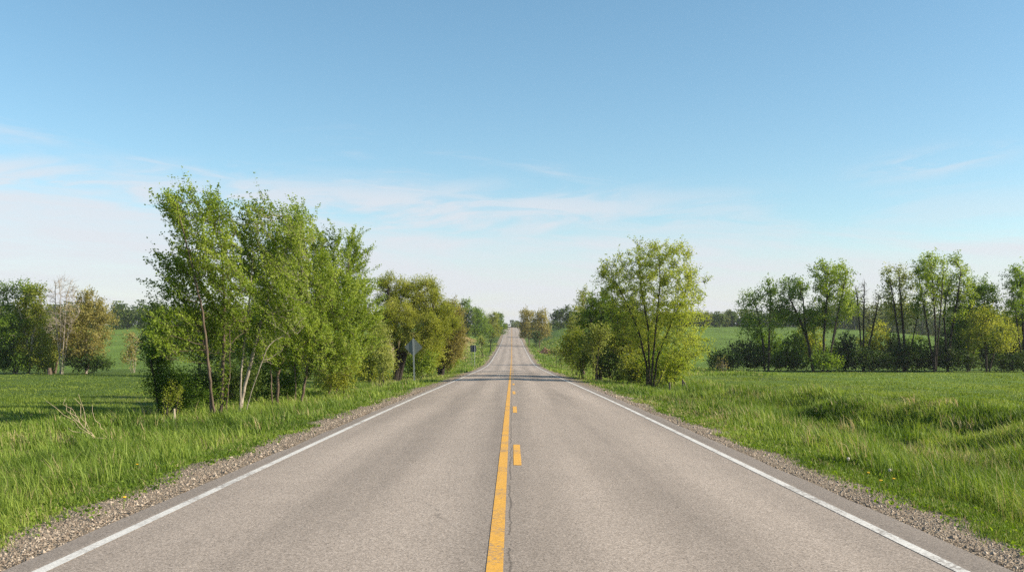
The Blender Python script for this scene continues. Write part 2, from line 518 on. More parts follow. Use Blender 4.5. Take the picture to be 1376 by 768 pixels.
# ------------------------------------------------------------------ road
def asphalt():
    m, nt, out = newmat('aged_asphalt')
    geo = N(nt, 'ShaderNodeNewGeometry'); P = geo.outputs['Position']
    vo = N(nt, 'ShaderNodeTexVoronoi', ins={'Scale': 85.}); nt.links.new(P, vo.inputs[0])
    n1 = N(nt, 'ShaderNodeTexNoise', ins={'Scale': 30., 'Detail': 5, 'Roughness': .75}); nt.links.new(P, n1.inputs[0])
    sp = N(nt, 'ShaderNodeSeparateColor'); nt.links.new(vo.outputs['Color'], sp.inputs[0])
    mp = N(nt, 'ShaderNodeMapping'); mp.inputs['Scale'].default_value = (1.3, .05, 1); nt.links.new(P, mp.inputs[0])
    n2 = N(nt, 'ShaderNodeTexNoise', ins={'Scale': 1., 'Detail': 4, 'Roughness': .55}); nt.links.new(mp.outputs[0], n2.inputs[0])
    n3 = N(nt, 'ShaderNodeTexNoise', ins={'Scale': .7, 'Detail': 5, 'Roughness': .65}); nt.links.new(P, n3.inputs[0])
    s = math_n(nt, 'ADD', math_n(nt, 'MULTIPLY', sp.outputs[0], .55), math_n(nt, 'MULTIPLY', n1.outputs[0], .75))
    base = ramp(nt, [(.25, (.132, .108, .088)), (.52, (.258, .215, .178)), (.70, (.318, .266, .222)), (1.0, (.45, .385, .33))], s)
    # broad wear: paler wheel paths, darker middle of each lane and edge strip
    sx = N(nt, 'ShaderNodeSeparateXYZ'); nt.links.new(P, sx.inputs[0])
    lx = math_n(nt, 'SUBTRACT', math_n(nt, 'ABSOLUTE', math_n(nt, 'SUBTRACT', sx.outputs[0], ROADX)), 1.72)
    wp = math_n(nt, 'COSINE', math_n(nt, 'MULTIPLY', lx, 3.9))     # -1 at wheel paths
    wear = math_n(nt, 'ADD', math_n(nt, 'MULTIPLY', wp, -.095), math_n(nt, 'MULTIPLY', math_n(nt, 'SUBTRACT', n2.outputs[0], .5), .75))
    wear = math_n(nt, 'ADD', wear, math_n(nt, 'MULTIPLY', math_n(nt, 'SUBTRACT', n3.outputs[0], .5), .26))
    wear = math_n(nt, 'ADD', wear, 1.0)
    cw = N(nt, 'ShaderNodeCombineColor'); [nt.links.new(wear, cw.inputs[i]) for i in range(3)]
    col = mixc(nt, 1., base.outputs[0], cw.outputs[0], 'MULTIPLY')
    # darker fresher edge strip outside the white line
    ax = math_n(nt, 'ABSOLUTE', math_n(nt, 'SUBTRACT', sx.outputs[0], ROADX))
    es = N(nt, 'ShaderNodeMapRange', ins={1: 3.44, 2: 3.52, 3: 0., 4: .38}); nt.links.new(ax, es.inputs[0])
    col = mixc(nt, es.outputs[0], col, (.10, .088, .078))
    # centre seam crack and fine hairline cracks
    n5 = N(nt, 'ShaderNodeTexNoise', ins={'Scale': 1.6, 'Detail': 7, 'Roughness': .7}); nt.links.new(P, n5.inputs[0])
    seam = math_n(nt, 'ADD', math_n(nt, 'SUBTRACT', sx.outputs[0], -.020), math_n(nt, 'MULTIPLY', math_n(nt, 'SUBTRACT', n5.outputs[0], .5), .11))
    sw = math_n(nt, 'MULTIPLY', n1.outputs[0], .017)
    sm = math_n(nt, 'LESS_THAN', math_n(nt, 'ABSOLUTE', seam), sw)
    sm = math_n(nt, 'MULTIPLY', sm, math_n(nt, 'MULTIPLY', math_n(nt, 'GREATER_THAN', n3.outputs[0], .40), .5))
    vc = N(nt, 'ShaderNodeTexVoronoi', feature='DISTANCE_TO_EDGE', ins={'Scale': .36})
    dis = N(nt, 'ShaderNodeVectorMath', operation='MULTIPLY_ADD'); dis.inputs[1].default_value = (.5, .5, 0)
    nt.links.new(n5.outputs['Color'], dis.inputs[0]); nt.links.new(P, dis.inputs[2]); nt.links.new(dis.outputs[0], vc.inputs[0])
    hc = math_n(nt, 'LESS_THAN', vc.outputs['Distance'], .0035)
    gate = math_n(nt, 'GREATER_THAN', n3.outputs[0], .61)
    hc = math_n(nt, 'MULTIPLY', math_n(nt, 'MULTIPLY', hc, gate), .4)
    col = mixc(nt, math_n(nt, 'MAXIMUM', sm, hc), col, (.035, .03, .026))
    # scattered dark tar specks
    v2 = N(nt, 'ShaderNodeTexVoronoi', ins={'Scale': 3.1}); nt.links.new(P, v2.inputs[0])
    sk = math_n(nt, 'LESS_THAN', v2.outputs['Distance'], .035)
    col = mixc(nt, math_n(nt, 'MULTIPLY', sk, .7), col, (.05, .042, .036))
    p = N(nt, 'ShaderNodeBsdfPrincipled', ins={'Roughness': .88, 'Specular IOR Level': .25})
    nt.links.new(col, p.inputs['Base Color'])
    b = N(nt, 'ShaderNodeBump', ins={'Strength': .55, 'Distance': .012}); nt.links.new(s, b.inputs['Height'])
    nt.links.new(b.outputs[0], p.inputs['Normal']); nt.links.new(p.outputs[0], out.inputs[0])
    return m


def paint(name, c, worn):
    m, nt, out = newmat(name)
    geo = N(nt, 'ShaderNodeNewGeometry'); P = geo.outputs['Position']
    n1 = N(nt, 'ShaderNodeTexNoise', ins={'Scale': 26., 'Detail': 7, 'Roughness': .75}); nt.links.new(P, n1.inputs[0])
    n2 = N(nt, 'ShaderNodeTexNoise', ins={'Scale': 1.5, 'Detail': 4}); nt.links.new(P, n2.inputs[0])
    v = N(nt, 'ShaderNodeTexVoronoi', ins={'Scale': 62.}); nt.links.new(P, v.inputs[0])
    sp = N(nt, 'ShaderNodeSeparateColor'); nt.links.new(v.outputs['Color'], sp.inputs[0])
    a = math_n(nt, 'ADD', n1.outputs[0], math_n(nt, 'MULTIPLY', math_n(nt, 'SUBTRACT', n2.outputs[0], .5), .5))
    r = ramp(nt, [(worn - .04, (1, 1, 1)), (worn + .05, (0, 0, 0))], a)
    sh = ramp(nt, [(0, tuple(x * .8 for x in c)), (1, tuple(min(1, x * 1.12) for x in c))], sp.outputs[0])
    col = mixc(nt, math_n(nt, 'MULTIPLY', r.outputs[0], .75), sh.outputs[0], (.21, .18, .155))
    p = N(nt, 'ShaderNodeBsdfPrincipled', ins={'Roughness': .7, 'Specular IOR Level': .3})
    nt.links.new(col, p.inputs['Base Color'])
    b = N(nt, 'ShaderNodeBump', ins={'Strength': .4, 'Distance': .01}); nt.links.new(n1.outputs[0], b.inputs['Height'])
    nt.links.new(b.outputs[0], p.inputs['Normal']); nt.links.new(p.outputs[0], out.inputs[0])
    return m


ASPH = asphalt(); WHITE = paint('worn_white_paint', (.62, .60, .56), .43); YEL = paint('worn_yellow_paint', (.68, .36, .055), .42)


def road_z(x, y):
    return profile(y) - .018 * np.abs(x - ROADX) + .045


RY = np.array(list(np.arange(-30, 120, 1.)) + list(np.arange(120, 760, 3.)) + [760.])


def strip(name, xs, ys, dz, mat, parent=None, skirt=0, wob=0.):
    xs = np.array(xs); ys = np.array(ys)
    Xg, Yg = np.meshgrid(xs, ys)
    if wob:
        e = (fbm(Yg[:, :1] * .9 + xs[0] * 3, Yg[:, :1] * 0 + 2) - .5) * wob
        Xg = Xg.copy(); Xg[:, 0] += e[:, 0]; e2 = (fbm(Yg[:, :1] * .9 + xs[-1] * 3, Yg[:, :1] * 0 + 8) - .5) * wob; Xg[:, -1] += e2[:, 0]
    Zg = road_z(Xg, Yg) + dz
    if skirt:
        L = np.stack([Xg[:, 0] - .03, Yg[:, 0], Zg[:, 0] - skirt], 1)[:, None]; Rr = np.stack([Xg[:, -1] + .03, Yg[:, -1], Zg[:, -1] - skirt], 1)[:, None]
        V = np.concatenate([L, np.stack([Xg, Yg, Zg], 2), Rr], 1)
    else:
        V = np.stack([Xg, Yg, Zg], 2)
    ny, nx = V.shape[:2]
    i = np.arange(nx - 1)[None] + np.arange(ny - 1)[:, None] * nx
    Fq = np.stack([i, i + 1, i + nx + 1, i + nx], 2).reshape(-1, 4)
    return obj(name, mesh_np(name, V.reshape(-1, 3), [Fq], mat, smooth=False), parent)


road = strip('road', [ROADX + x for x in (-3.7, -3.4, -2, 0, 2, 3.4, 3.78)], RY, 0, ASPH, None, .22, .10)
tag(road, 'straight two lane country road of sun bleached grey asphalt', 'road', kind='structure')
strip('edge_line', [ROADX - 3.455, ROADX - 3.345], RY, .004, WHITE, road)
strip('edge_line', [ROADX + 3.345, ROADX + 3.455], RY, .004, WHITE, road)
strip('centre_line', [-.186, -.064], RY, .004, YEL, road)
y = 13.7 - 24
while y < 640:
    strip('centre_dash', [.022, .132], np.linspace(y, y + 3.05, 4), .004, YEL, road); y += 12.0 if y < 300 else 12.0

# ------------------------------------------------------------------ camera, sky, sun
cam = bpy.data.cameras.new('camera'); co = bpy.data.objects.new('camera', cam); COL.objects.link(co)
cam.lens = 35.0; cam.sensor_width = 36.0; cam.clip_end = 8000; cam.clip_start = .1
cam.shift_y = (HY - 384) / 1376
co.location = (0, 0, EYE); co.rotation_euler = (R(90), 0, 0)
scene.camera = co

SUN_EL, SUN_AZ = R(28), R(-9)     # azimuth from +X towards +Y
sd_ = (math.cos(SUN_EL) * math.cos(SUN_AZ), math.cos(SUN_EL) * math.sin(SUN_AZ), math.sin(SUN_EL))
sl = bpy.data.lights.new('sun', 'SUN'); sl.energy = 5.0; sl.angle = R(.53); sl.color = (1, .88, .70)
so = bpy.data.objects.new('sun', sl); COL.objects.link(so)
from mathutils import Vector
so.rotation_euler = Vector(sd_).to_track_quat('Z', 'Y').to_euler(); so.location = (40, 0, 40)

w = bpy.data.worlds.new('World'); scene.world = w; w.use_nodes = True
nt = w.node_tree; nt.nodes.clear()
out = N(nt, 'ShaderNodeOutputWorld'); bg = N(nt, 'ShaderNodeBackground', ins={1: .10})
sky = N(nt, 'ShaderNodeTexSky', sky_type='NISHITA', sun_disc=False, sun_elevation=SUN_EL, sun_rotation=R(90) - SUN_AZ,
        air_density=1.0, dust_density=.6, ozone_density=2.2, altitude=200)
tc = N(nt, 'ShaderNodeTexCoord')
sx = N(nt, 'ShaderNodeSeparateXYZ'); nt.links.new(tc.outputs['Generated'], sx.inputs[0])
az = math_n(nt, 'ARCTAN2', sx.outputs[0], sx.outputs[1]); el = math_n(nt, 'ARCSINE', sx.outputs[2])
hs = N(nt, 'ShaderNodeHueSaturation', ins={'Hue': .484, 'Saturation': 1.08, 'Value': 1.0}); nt.links.new(sky.outputs[0], hs.inputs['Color'])
skyc = hs.outputs[0]


def vec(x, y, z=0.):
    c = N(nt, 'ShaderNodeCombineXYZ')
    for i, v in enumerate((x, y, z)):
        if hasattr(v, 'is_linked'): nt.links.new(v, c.inputs[i])
        else: c.inputs[i].default_value = v
    return c.outputs[0]


def maprange(v, a, b, c, d, smooth=True):
    n = N(nt, 'ShaderNodeMapRange', ins={1: a, 2: b, 3: c, 4: d}); n.interpolation_type = 'SMOOTHSTEP' if smooth else 'LINEAR'
    nt.links.new(v, n.inputs[0]); return n.outputs[0]


# thin cirrus: a milky veil low in the sky, with combed streaks along and above its upper edge
def cnoise(sa, se, tilt, off, det, dist, rough=.6):
    c = N(nt, 'ShaderNodeTexNoise', ins={'Scale': 1., 'Detail': det, 'Roughness': rough, 'Distortion': dist})
    nt.links.new(vec(math_n(nt, 'MULTIPLY', az, sa), math_n(nt, 'ADD', math_n(nt, 'MULTIPLY', el, se), math_n(nt, 'MULTIPLY', az, tilt)), off), c.inputs[0])
    return c.outputs[0]


c1 = cnoise(3.2, 20., 2.0, 3.1, 5, .4)
c2 = cnoise(5.0, 40., 3.0, 7.7, 8, .45, .60)
c3 = cnoise(2.4, 15., -1.0, 12.3, 3, .2)
edge = math_n(nt, 'ADD', el, math_n(nt, 'MULTIPLY', az, .085))
edge = math_n(nt, 'ADD', edge, math_n(nt, 'MULTIPLY', math_n(nt, 'SUBTRACT', c1, .5), -.13))
edge = math_n(nt, 'ADD', edge, math_n(nt, 'MULTIPLY', math_n(nt, 'SUBTRACT', c2, .5), -.17))
veil = math_n(nt, 'MULTIPLY', maprange(edge, .060, .150, .88, 0.), maprange(cnoise(4., 34., 2., 21., 6, .5), .34, .58, .65, 1.))
wis = math_n(nt, 'MULTIPLY', maprange(c2, .47, .72, 0., .75), maprange(edge, .10, .18, 1., 0.))
wis = math_n(nt, 'MULTIPLY', wis, maprange(c3, .46, .60, 0., 1.))
cl = math_n(nt, 'MAXIMUM', veil, wis)
ga = math_n(nt, 'POWER', math_n(nt, 'DIVIDE', math_n(nt, 'SUBTRACT', az, .40), .055), 2.)
ge = math_n(nt, 'POWER', math_n(nt, 'DIVIDE', math_n(nt, 'SUBTRACT', math_n(nt, 'SUBTRACT', el, .158), math_n(nt, 'MULTIPLY', math_n(nt, 'SUBTRACT', az, .40), .12)), .011), 2.)
gs = math_n(nt, 'POWER', 2.718, math_n(nt, 'MULTIPLY', math_n(nt, 'ADD', ga, ge), -1.))
c4 = cnoise(13., 60., -8., 31.3, 6, .4)
puff = math_n(nt, 'MULTIPLY', gs, maprange(c4, .40, .62, 0., .6))
cl = math_n(nt, 'MAXIMUM', cl, puff)
c5 = cnoise(8.5, 44., -2., 55.1, 7, .6, .58)
bankz = math_n(nt, 'MULTIPLY', maprange(el, .085, .11, 0., 1.), maprange(math_n(nt, 'ADD', el, math_n(nt, 'MULTIPLY', az, .03)), .125, .165, 1., 0.))
bankz = math_n(nt, 'MULTIPLY', bankz, maprange(az, -.02, .32, 1., .35))
cl = math_n(nt, 'MAXIMUM', cl, math_n(nt, 'MULTIPLY', bankz, maprange(c5, .36, .62, 0., .8)))
low = maprange(el, .0, .10, .42, 0.)
cl = math_n(nt, 'MAXIMUM', cl, low)
col = mixc(nt, cl, skyc, (4.5, 4.6, 4.9))
nt.links.new(col, bg.inputs[0]); nt.links.new(bg.outputs[0], out.inputs[0])

vs = scene.view_settings
vs.view_transform = 'Standard'; vs.look = 'None'; vs.exposure = .80; vs.gamma = 1; vs.use_curve_mapping = False
scene.cycles.use_denoising = False
scene.cycles.max_bounces = 6; scene.cycles.diffuse_bounces = 3; scene.cycles.glossy_bounces = 2
scene.cycles.transmission_bounces = 4; scene.cycles.transparent_max_bounces = 8; scene.cycles.volume_bounces = 0
scene.cycles.sample_clamp_indirect = 2.5; scene.cycles.sample_clamp_direct = 8
# ------------------------------------------------------------------ the trees, one by one
POP = dict(leaf='poplar', bark='brown', sweep=(-.85, 0, 1.0), trop=(-.24, 0, .22), slen=.95, nl=7.4, shoots=2, ls=.080, r0=.055, thr=.28, spread=.12, depth=.85, wob=.28)
G1 = 'wind swept poplars beside the left verge'
make_tree('poplar_tree', 'tall wind swept poplar at the near left end of the row, several brown stems', 'tree', 30, 290,
          [[(290, 566), (287, 500), (280, 420), (266, 340), (255, 285)], [(297, 566), (299, 480), (304, 400), (298, 330)], [(283, 566), (280, 500), (262, 440), (240, 400)], [(304, 566), (308, 500), (312, 440)]],
          [(253, 296, 25, 38), (287, 308, 27, 46), (236, 375, 28, 28), (302, 345, 36, 62), (262, 400, 46, 56), (296, 440, 38, 46), (252, 460, 32, 36), (318, 400, 30, 50)],
          n=680, group=G1, gap=.28, **POP)
make_tree('poplar_tree', 'poplar with a pale leaning trunk, second from the left of the row', 'tree', 31.5, 317,
          [[(317, 567), (324, 520), (345, 440), (362, 370), (385, 320), (378, 290)], [(322, 566), (322, 500), (332, 420), (340, 340)], [(327, 566), (340, 520), (360, 470)]],
          [(358, 302, 28, 30), (396, 330, 32, 40), (346, 370, 42, 54), (385, 410, 38, 54), (345, 465, 38, 40), (330, 340, 24, 40)],
          n=560, group=G1, gap=.26, **dict(POP, bark='pale', tint0=.06))
make_tree('poplar_tree', 'third poplar of the row, broad crown over dark twin stems', 'tree', 36, 372,
          [[(372, 548), (374, 500), (392, 430), (405, 350)], [(366, 548), (360, 490), (362, 420), (372, 360)]],
          [(405, 330, 38, 42), (372, 380, 42, 60), (425, 390, 34, 55), (390, 460, 48, 50), (430, 465, 30, 40)],
          n=560, group=G1, gap=.24, seed=5, **dict(POP, tint0=.02, nl=8.8, sweep=(-.55, 0, .95)))
make_tree('poplar_tree', 'fourth poplar of the row, dense low green crown with short slanting stems', 'tree', 40, 405,
          [[(405, 538), (412, 490), (432, 430), (448, 360)], [(399, 538), (395, 480), (405, 420)]],
          [(445, 360, 32, 40), (425, 420, 42, 50), (458, 425, 34, 55), (420, 480, 38, 40), (462, 480, 28, 34)],
          n=420, group=G1, gap=.2, seed=6, **dict(POP, nl=8.5, sweep=(-.3, 0, .95)))
make_tree('poplar_tree', 'last poplar of the row with an upright feathery top beside the willow', 'tree', 46, 440,
          [[(440, 532), (452, 480), (466, 410), (472, 345)], [(447, 531), (470, 480), (484, 420)]],
          [(474, 345, 20, 32), (466, 400, 32, 40), (488, 410, 20, 45), (470, 460, 36, 40)],
          n=360, group=G1, gap=.2, seed=8, **dict(POP, nl=8.5, sweep=(.3, 0, 1.0), trop=(.05, 0, .18), ls=.08))
SH = dict(shoots=4, nl=9, ls=.10, slen=.4, r0=.04, thr=.6, depth=1.0, bark='dark')
def shrub(name, label, Z, px, base_y, blobs, leaf='green', n=200, group=None, **kw):
    a = dict(SH); a['ls'] = max(.06, Z * .0020); a['slen'] = .35 + Z * .004; a.update(kw)
    st = []
    rs = np.random.RandomState(hash_name(label))
    bw = max(b[2] for b in blobs)
    for k in range(4):
        b = blobs[k % len(blobs)]
        x0 = px + rs.uniform(-.35, .35) * bw
        st.append([(x0, base_y), (b[0] * .6 + x0 * .4, (b[1] + base_y) / 2 + 3), (b[0] + rs.uniform(-.4, .4) * b[2], b[1])])
    return make_tree(name, label, 'shrub', Z, px, st, blobs, leaf=leaf, n=n, group=group, **a)


GU = 'undergrowth under the left roadside trees'
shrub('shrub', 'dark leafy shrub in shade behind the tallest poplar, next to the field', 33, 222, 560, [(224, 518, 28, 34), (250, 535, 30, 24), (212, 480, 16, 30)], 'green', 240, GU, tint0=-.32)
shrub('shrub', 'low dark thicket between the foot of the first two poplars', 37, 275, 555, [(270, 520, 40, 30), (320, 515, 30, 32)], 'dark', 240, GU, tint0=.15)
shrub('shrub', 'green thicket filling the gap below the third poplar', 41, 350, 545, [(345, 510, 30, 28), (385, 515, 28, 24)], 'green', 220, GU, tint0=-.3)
shrub('shrub', 'yellowish bush at the foot of the last poplar', 45, 468, 528, [(462, 495, 28, 28), (440, 508, 22, 20)], 'willow', 220, GU, tint0=.05)
shrub('shrub', 'olive bush below the willow, left of the diamond sign', 69, 508, 516, [(506, 490, 28, 26), (490, 500, 20, 18)], 'willow', 260, GU, tint0=-.1)
shrub('shrub', 'bright green bush right behind the diamond sign post', 80, 570, 507, [(568, 480, 22, 24), (552, 488, 18, 18)], 'poplar', 220, GU)
shrub('shrub', 'rounded green bush with a dark gap, right of the diamond sign', 88, 602, 500, [(600, 476, 22, 22), (588, 484, 16, 14)], 'poplar', 220, GU, tint0=-.1)
shrub('shrub', 'tall olive bush joining the last poplar to the willow', 63, 500, 514, [(498, 450, 18, 34), (506, 478, 20, 26)], 'willow', 220, GU, tint0=0)
shrub('shrub', 'olive bush filling the gap between the two willows', 82, 578, 503, [(580, 452, 18, 28), (584, 478, 18, 20)], 'willow', 220, GU, tint0=.04)
shrub('shrub', 'small pale bush covered in blossom beside the willow trunk', 58, 512, 512, [(508, 455, 14, 26), (516, 480, 14, 22)], 'pale', 130, GU, tint0=.15)

make_tree('willow_tree', 'broad olive yellow willow with spreading limbs behind the diamond sign', 'tree', 75, 532,
          [[(530, 508), (534, 480), (530, 430), (522, 395)], [(534, 508), (545, 470), (570, 445), (596, 428)], [(531, 508), (540, 465), (552, 420), (560, 390)]],
          [(520, 400, 26, 30), (556, 400, 36, 30), (590, 425, 28, 26), (535, 435, 32, 30), (570, 450, 40, 28)],
          leaf='willow', bark='dark', n=460, slen=.9, nl=12, shoots=3, ls=.10, r0=.2, sweep=(.25, 0, .45), depth=.9, tint0=.05, gap=.15)
make_tree('willow_tree', 'smaller duller willow standing to the right of the olive one', 'tree', 84, 594,
          [[(594, 502), (596, 470), (602, 435), (600, 415)], [(592, 502), (580, 465), (576, 430)]],
          [(600, 425, 22, 20), (612, 452, 18, 26), (585, 440, 24, 26), (600, 475, 22, 20)],
          leaf='ochre', bark='dark', n=330, slen=.9, nl=11, shoots=3, ls=.12, r0=.2, sweep=(.25, 0, .4), depth=.9, tint0=-.06)

# small trees further along the left of the road
FAR = dict(slen=1.3, nl=9, shoots=3, r0=.16, depth=.9, thr=.6, spread=.7)
GL = 'trees far along the left of the road'
make_tree('roadside_tree', 'dark green rounded tree furthest left of the group beyond the two signs', 'tree', 330, 628, [[(628, 468), (628, 440), (626, 415)]], [(626, 418, 13, 17), (640, 425, 10, 14), (620, 440, 12, 16), (634, 443, 14, 14), (622, 446, 12, 7), (638, 447, 14, 6)], leaf='green', n=260, ls=.42, group=GL, **FAR)
make_tree('roadside_tree', 'mid green tree with an upright crown second in the far left group', 'tree', 345, 648, [[(648, 462), (648, 440), (646, 425)]], [(645, 428, 10, 13), (650, 442, 12, 14), (652, 446, 12, 6)], leaf='green', n=180, ls=.44, group=GL, tint0=.06, **FAR)
make_tree('roadside_tree', 'olive brown bushy tree third in the far left group', 'tree', 385, 662, [[(662, 458), (661, 440), (660, 425)]], [(660, 430, 11, 12), (663, 444, 12, 12), (658, 446, 10, 5)], leaf='willow', n=170, ls=.42, group=GL, tint0=-.15, **FAR)
make_tree('roadside_tree', 'green tree nearest the far crest on the left of the road', 'tree', 440, 673, [[(673, 452), (672, 440), (670, 425)]], [(669, 428, 9, 9), (674, 440, 9, 10), (668, 442, 8, 5)], leaf='green', n=150, ls=.55, group=GL, tint0=-.05, **FAR)
shrub('shrub', 'small grey green bush standing alone on the tan field', 190, 648, 466, [(647, 459, 5, 7)], 'pale', 60, None, tint0=-.25)
shrub('shrub', 'tiny dark clump on the far left verge under the olive brown tree', 225, 659, 461, [(659, 457, 4, 3)], 'dark', 40)

# the treeline along the left field
T = dict(slen=1.0, nl=8.5, shoots=3, ls=.215, r0=.15, depth=.9, thr=.45, spread=.5)
GF = 'treeline along the left field'
make_tree('field_tree', 'green tree with pale branches at the left picture edge', 'tree', 114, 20, [[(20, 500), (18, 450), (10, 400)], [(22, 500), (34, 450), (38, 400)]], [(8, 400, 22, 22), (40, 395, 22, 17), (20, 440, 34, 28), (0, 465, 22, 26)], leaf='green', bark='pale', n=420, group=GF, tint0=-.06, gap=.25, **T)
make_tree('field_tree', 'green tree with a pale forked trunk left of the bare tree', 'tree', 112, 40, [[(38, 500), (37, 466), (34, 440), (28, 410)], [(39, 480), (46, 450), (60, 415)]], [(50, 395, 14, 14), (58, 420, 14, 22), (35, 430, 20, 26), (45, 465, 24, 24)], leaf='willow', bark='pale', n=330, group=GF, tint0=-.2, gap=.2, **T)
make_tree('bare_tree', 'tall pale leafless tree rising above the left treeline', 'bare tree', 110, 82, [[(80, 498), (82, 450), (82, 400), (82, 375)], [(82, 470), (74, 420), (72, 380)], [(84, 470), (92, 440), (108, 420)], [(83, 430), (90, 400), (95, 378)]],
          [(82, 390, 16, 22), (70, 405, 12, 26), (96, 405, 14, 28), (84, 440, 22, 24)], leaf='ochre', bark='pale', n=280, ls=.12, slen=.9, nl=0, leafy=0, shoots=2, r0=.085, depth=.8, thr=.5, twig=.02, ex=2.1, sweep=(0, 0, .55), trop=(0, 0, .25))
make_tree('field_tree', 'russet brown budding tree right of the bare tree', 'tree', 113, 116, [[(116, 498), (116, 450), (118, 410)], [(116, 480), (130, 450), (135, 425)]], [(116, 405, 22, 16), (132, 430, 24, 26), (104, 432, 22, 28), (118, 465, 38, 24)], leaf='ochre', bark='pale', n=420, group=GF, tint0=.1, **T)
make_tree('field_tree', 'low olive tree in shade behind the bare trunk', 'tree', 117, 70, [[(70, 498), (70, 450)], [(74, 498), (80, 450)]], [(68, 450, 24, 26), (92, 455, 22, 28), (60, 475, 26, 18)], leaf='willow', bark='brown', n=330, group=GF, tint0=-.2, **T)
GS = 'bushes along the foot of the left treeline'
shrub('shrub', 'very dark dense bush at the foot of the russet tree', 111, 120, 500, [(112, 486, 26, 12), (140, 488, 18, 10)], 'dark', 300, GS)
shrub('shrub', 'dull green bush under the tree at the left picture edge', 112, 12, 500, [(8, 482, 26, 18), (38, 486, 18, 13)], 'green', 260, GS, tint0=-.2)
shrub('shrub', 'low brown green bush beside the tree stump', 112, 62, 500, [(62, 488, 18, 11)], 'willow', 150, GS, tint0=-.2)
shrub('shrub', 'sparse straw coloured bush with bare stems in the field gap', 118, 180, 500, [(180, 460, 13, 16), (176, 480, 12, 14)], 'ochre', 150, None, tint0=.2, nl=4, bark='pale', twig=.02)
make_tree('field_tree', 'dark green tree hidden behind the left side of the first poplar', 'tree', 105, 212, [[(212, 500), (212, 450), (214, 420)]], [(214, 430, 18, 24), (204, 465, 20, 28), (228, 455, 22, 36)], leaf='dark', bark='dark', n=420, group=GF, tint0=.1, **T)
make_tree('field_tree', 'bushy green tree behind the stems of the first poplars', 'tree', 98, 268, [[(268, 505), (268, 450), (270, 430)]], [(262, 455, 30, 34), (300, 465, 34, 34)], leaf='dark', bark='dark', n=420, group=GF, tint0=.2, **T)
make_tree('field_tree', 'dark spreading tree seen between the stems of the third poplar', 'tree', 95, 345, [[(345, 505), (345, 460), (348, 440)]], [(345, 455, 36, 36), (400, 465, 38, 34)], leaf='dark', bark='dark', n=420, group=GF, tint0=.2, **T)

# right of the road
make_tree('spring_tree', 'large round yellow green tree in new leaf beside the right verge', 'tree', 61, 872,
          [[(870, 521), (869, 490), (860, 450), (842, 410), (822, 372)], [(874, 521), (876, 480), (882, 430), (886, 380), (884, 340)],
           [(877, 521), (882, 480), (896, 440), (915, 400), (925, 370)], [(873, 500), (871, 440), (862, 390), (858, 350)], [(878, 490), (900, 475), (930, 465)]],
          [(825, 368, 28, 26), (862, 350, 34, 26), (900, 352, 34, 28), (925, 390, 24, 34), (842, 400, 42, 38), (890, 400, 44, 44), (915, 430, 32, 34), (868, 440, 50, 34), (915, 466, 34, 26)],
          leaf='spring', bark='dark', n=1500, slen=.6, nl=4.6, shoots=2, ls=.105, r0=.105, thr=.24, ex=1.9, step=.20, spread=.3, sweep=(0, 0, .35), trop=(0, 0, .12), depth=1.3, gap=.24, group=None, tint0=.06)
GR = 'trees and bushes behind the big yellow green tree'
make_tree('dense_tree', 'dark green dense tree behind the left of the yellow green tree', 'tree', 74, 806, [[(806, 500), (806, 450), (808, 405)], [(804, 500), (796, 450), (792, 420)]], [(812, 410, 24, 22), (798, 430, 24, 26), (822, 440, 26, 30), (806, 470, 32, 26)], leaf='green', bark='dark', n=420, slen=.6, nl=10, shoots=4, ls=.14, r0=.15, depth=1.5, group=GR, tint0=-.08)
make_tree('dense_tree', 'shaded olive tree directly behind the yellow green tree trunk', 'tree', 72, 846, [[(846, 505), (848, 450), (850, 420)]], [(846, 430, 26, 26), (842, 465, 34, 30), (875, 455, 24, 26)], leaf='willow', bark='dark', n=360, slen=.6, nl=8, shoots=3, ls=.13, r0=.13, depth=1.5, group=GR, tint0=-.15)
make_tree('dense_tree', 'loose pale green tree at the back left of the right hand clump', 'tree', 95, 784, [[(784, 490), (782, 440), (784, 400)]], [(786, 405, 12, 20), (776, 430, 14, 22), (770, 455, 14, 18)], leaf='pale', bark='brown', n=220, slen=.7, nl=7, shoots=3, ls=.16, r0=.12, depth=1.7, group=GR, tint0=-.12)
shrub('shrub', 'pale yellow blossoming bush in front of the dark green tree', 68, 800, 500, [(806, 448, 15, 14), (798, 464, 16, 14)], 'pale', 150, GR, tint0=-.1)
shrub('shrub', 'round ochre bush nearest the road on the right', 72, 782, 500, [(781, 484, 13, 15)], 'willow', 170, GR, tint0=.08)
shrub('shrub', 'brown twiggy bush left of the round ochre bush', 84, 772, 494, [(768, 470, 14, 22), (778, 458, 12, 18)], 'willow', 190, GR, tint0=-.3)
shrub('shrub', 'very dark thicket at the foot of the dark green tree', 70, 820, 508, [(815, 488, 22, 20), (842, 495, 22, 18)], 'dark', 300, GR, tint0=.08)
shrub('shrub', 'yellow green bush on the right of the big tree trunk', 62, 912, 518, [(905, 490, 24, 22), (890, 500, 20, 16)], 'spring', 220, GR, tint0=-.06)
shrub('shrub', 'olive bush left of the big tree trunk', 65, 855, 515, [(850, 496, 18, 20)], 'willow', 150, GR, tint0=.08)

make_tree('dense_tree', 'green tree standing furthest back in the right hand clump beside the road', 'tree', 142, 777, [[(777, 488), (777, 460), (778, 435)]], [(778, 440, 9, 12), (770, 455, 10, 14), (784, 452, 10, 14), (776, 468, 12, 12)], leaf='green', bark='dark', n=260, slen=.8, nl=8, shoots=3, ls=.22, r0=.15, depth=1.7, group=GR, tint0=-.1)
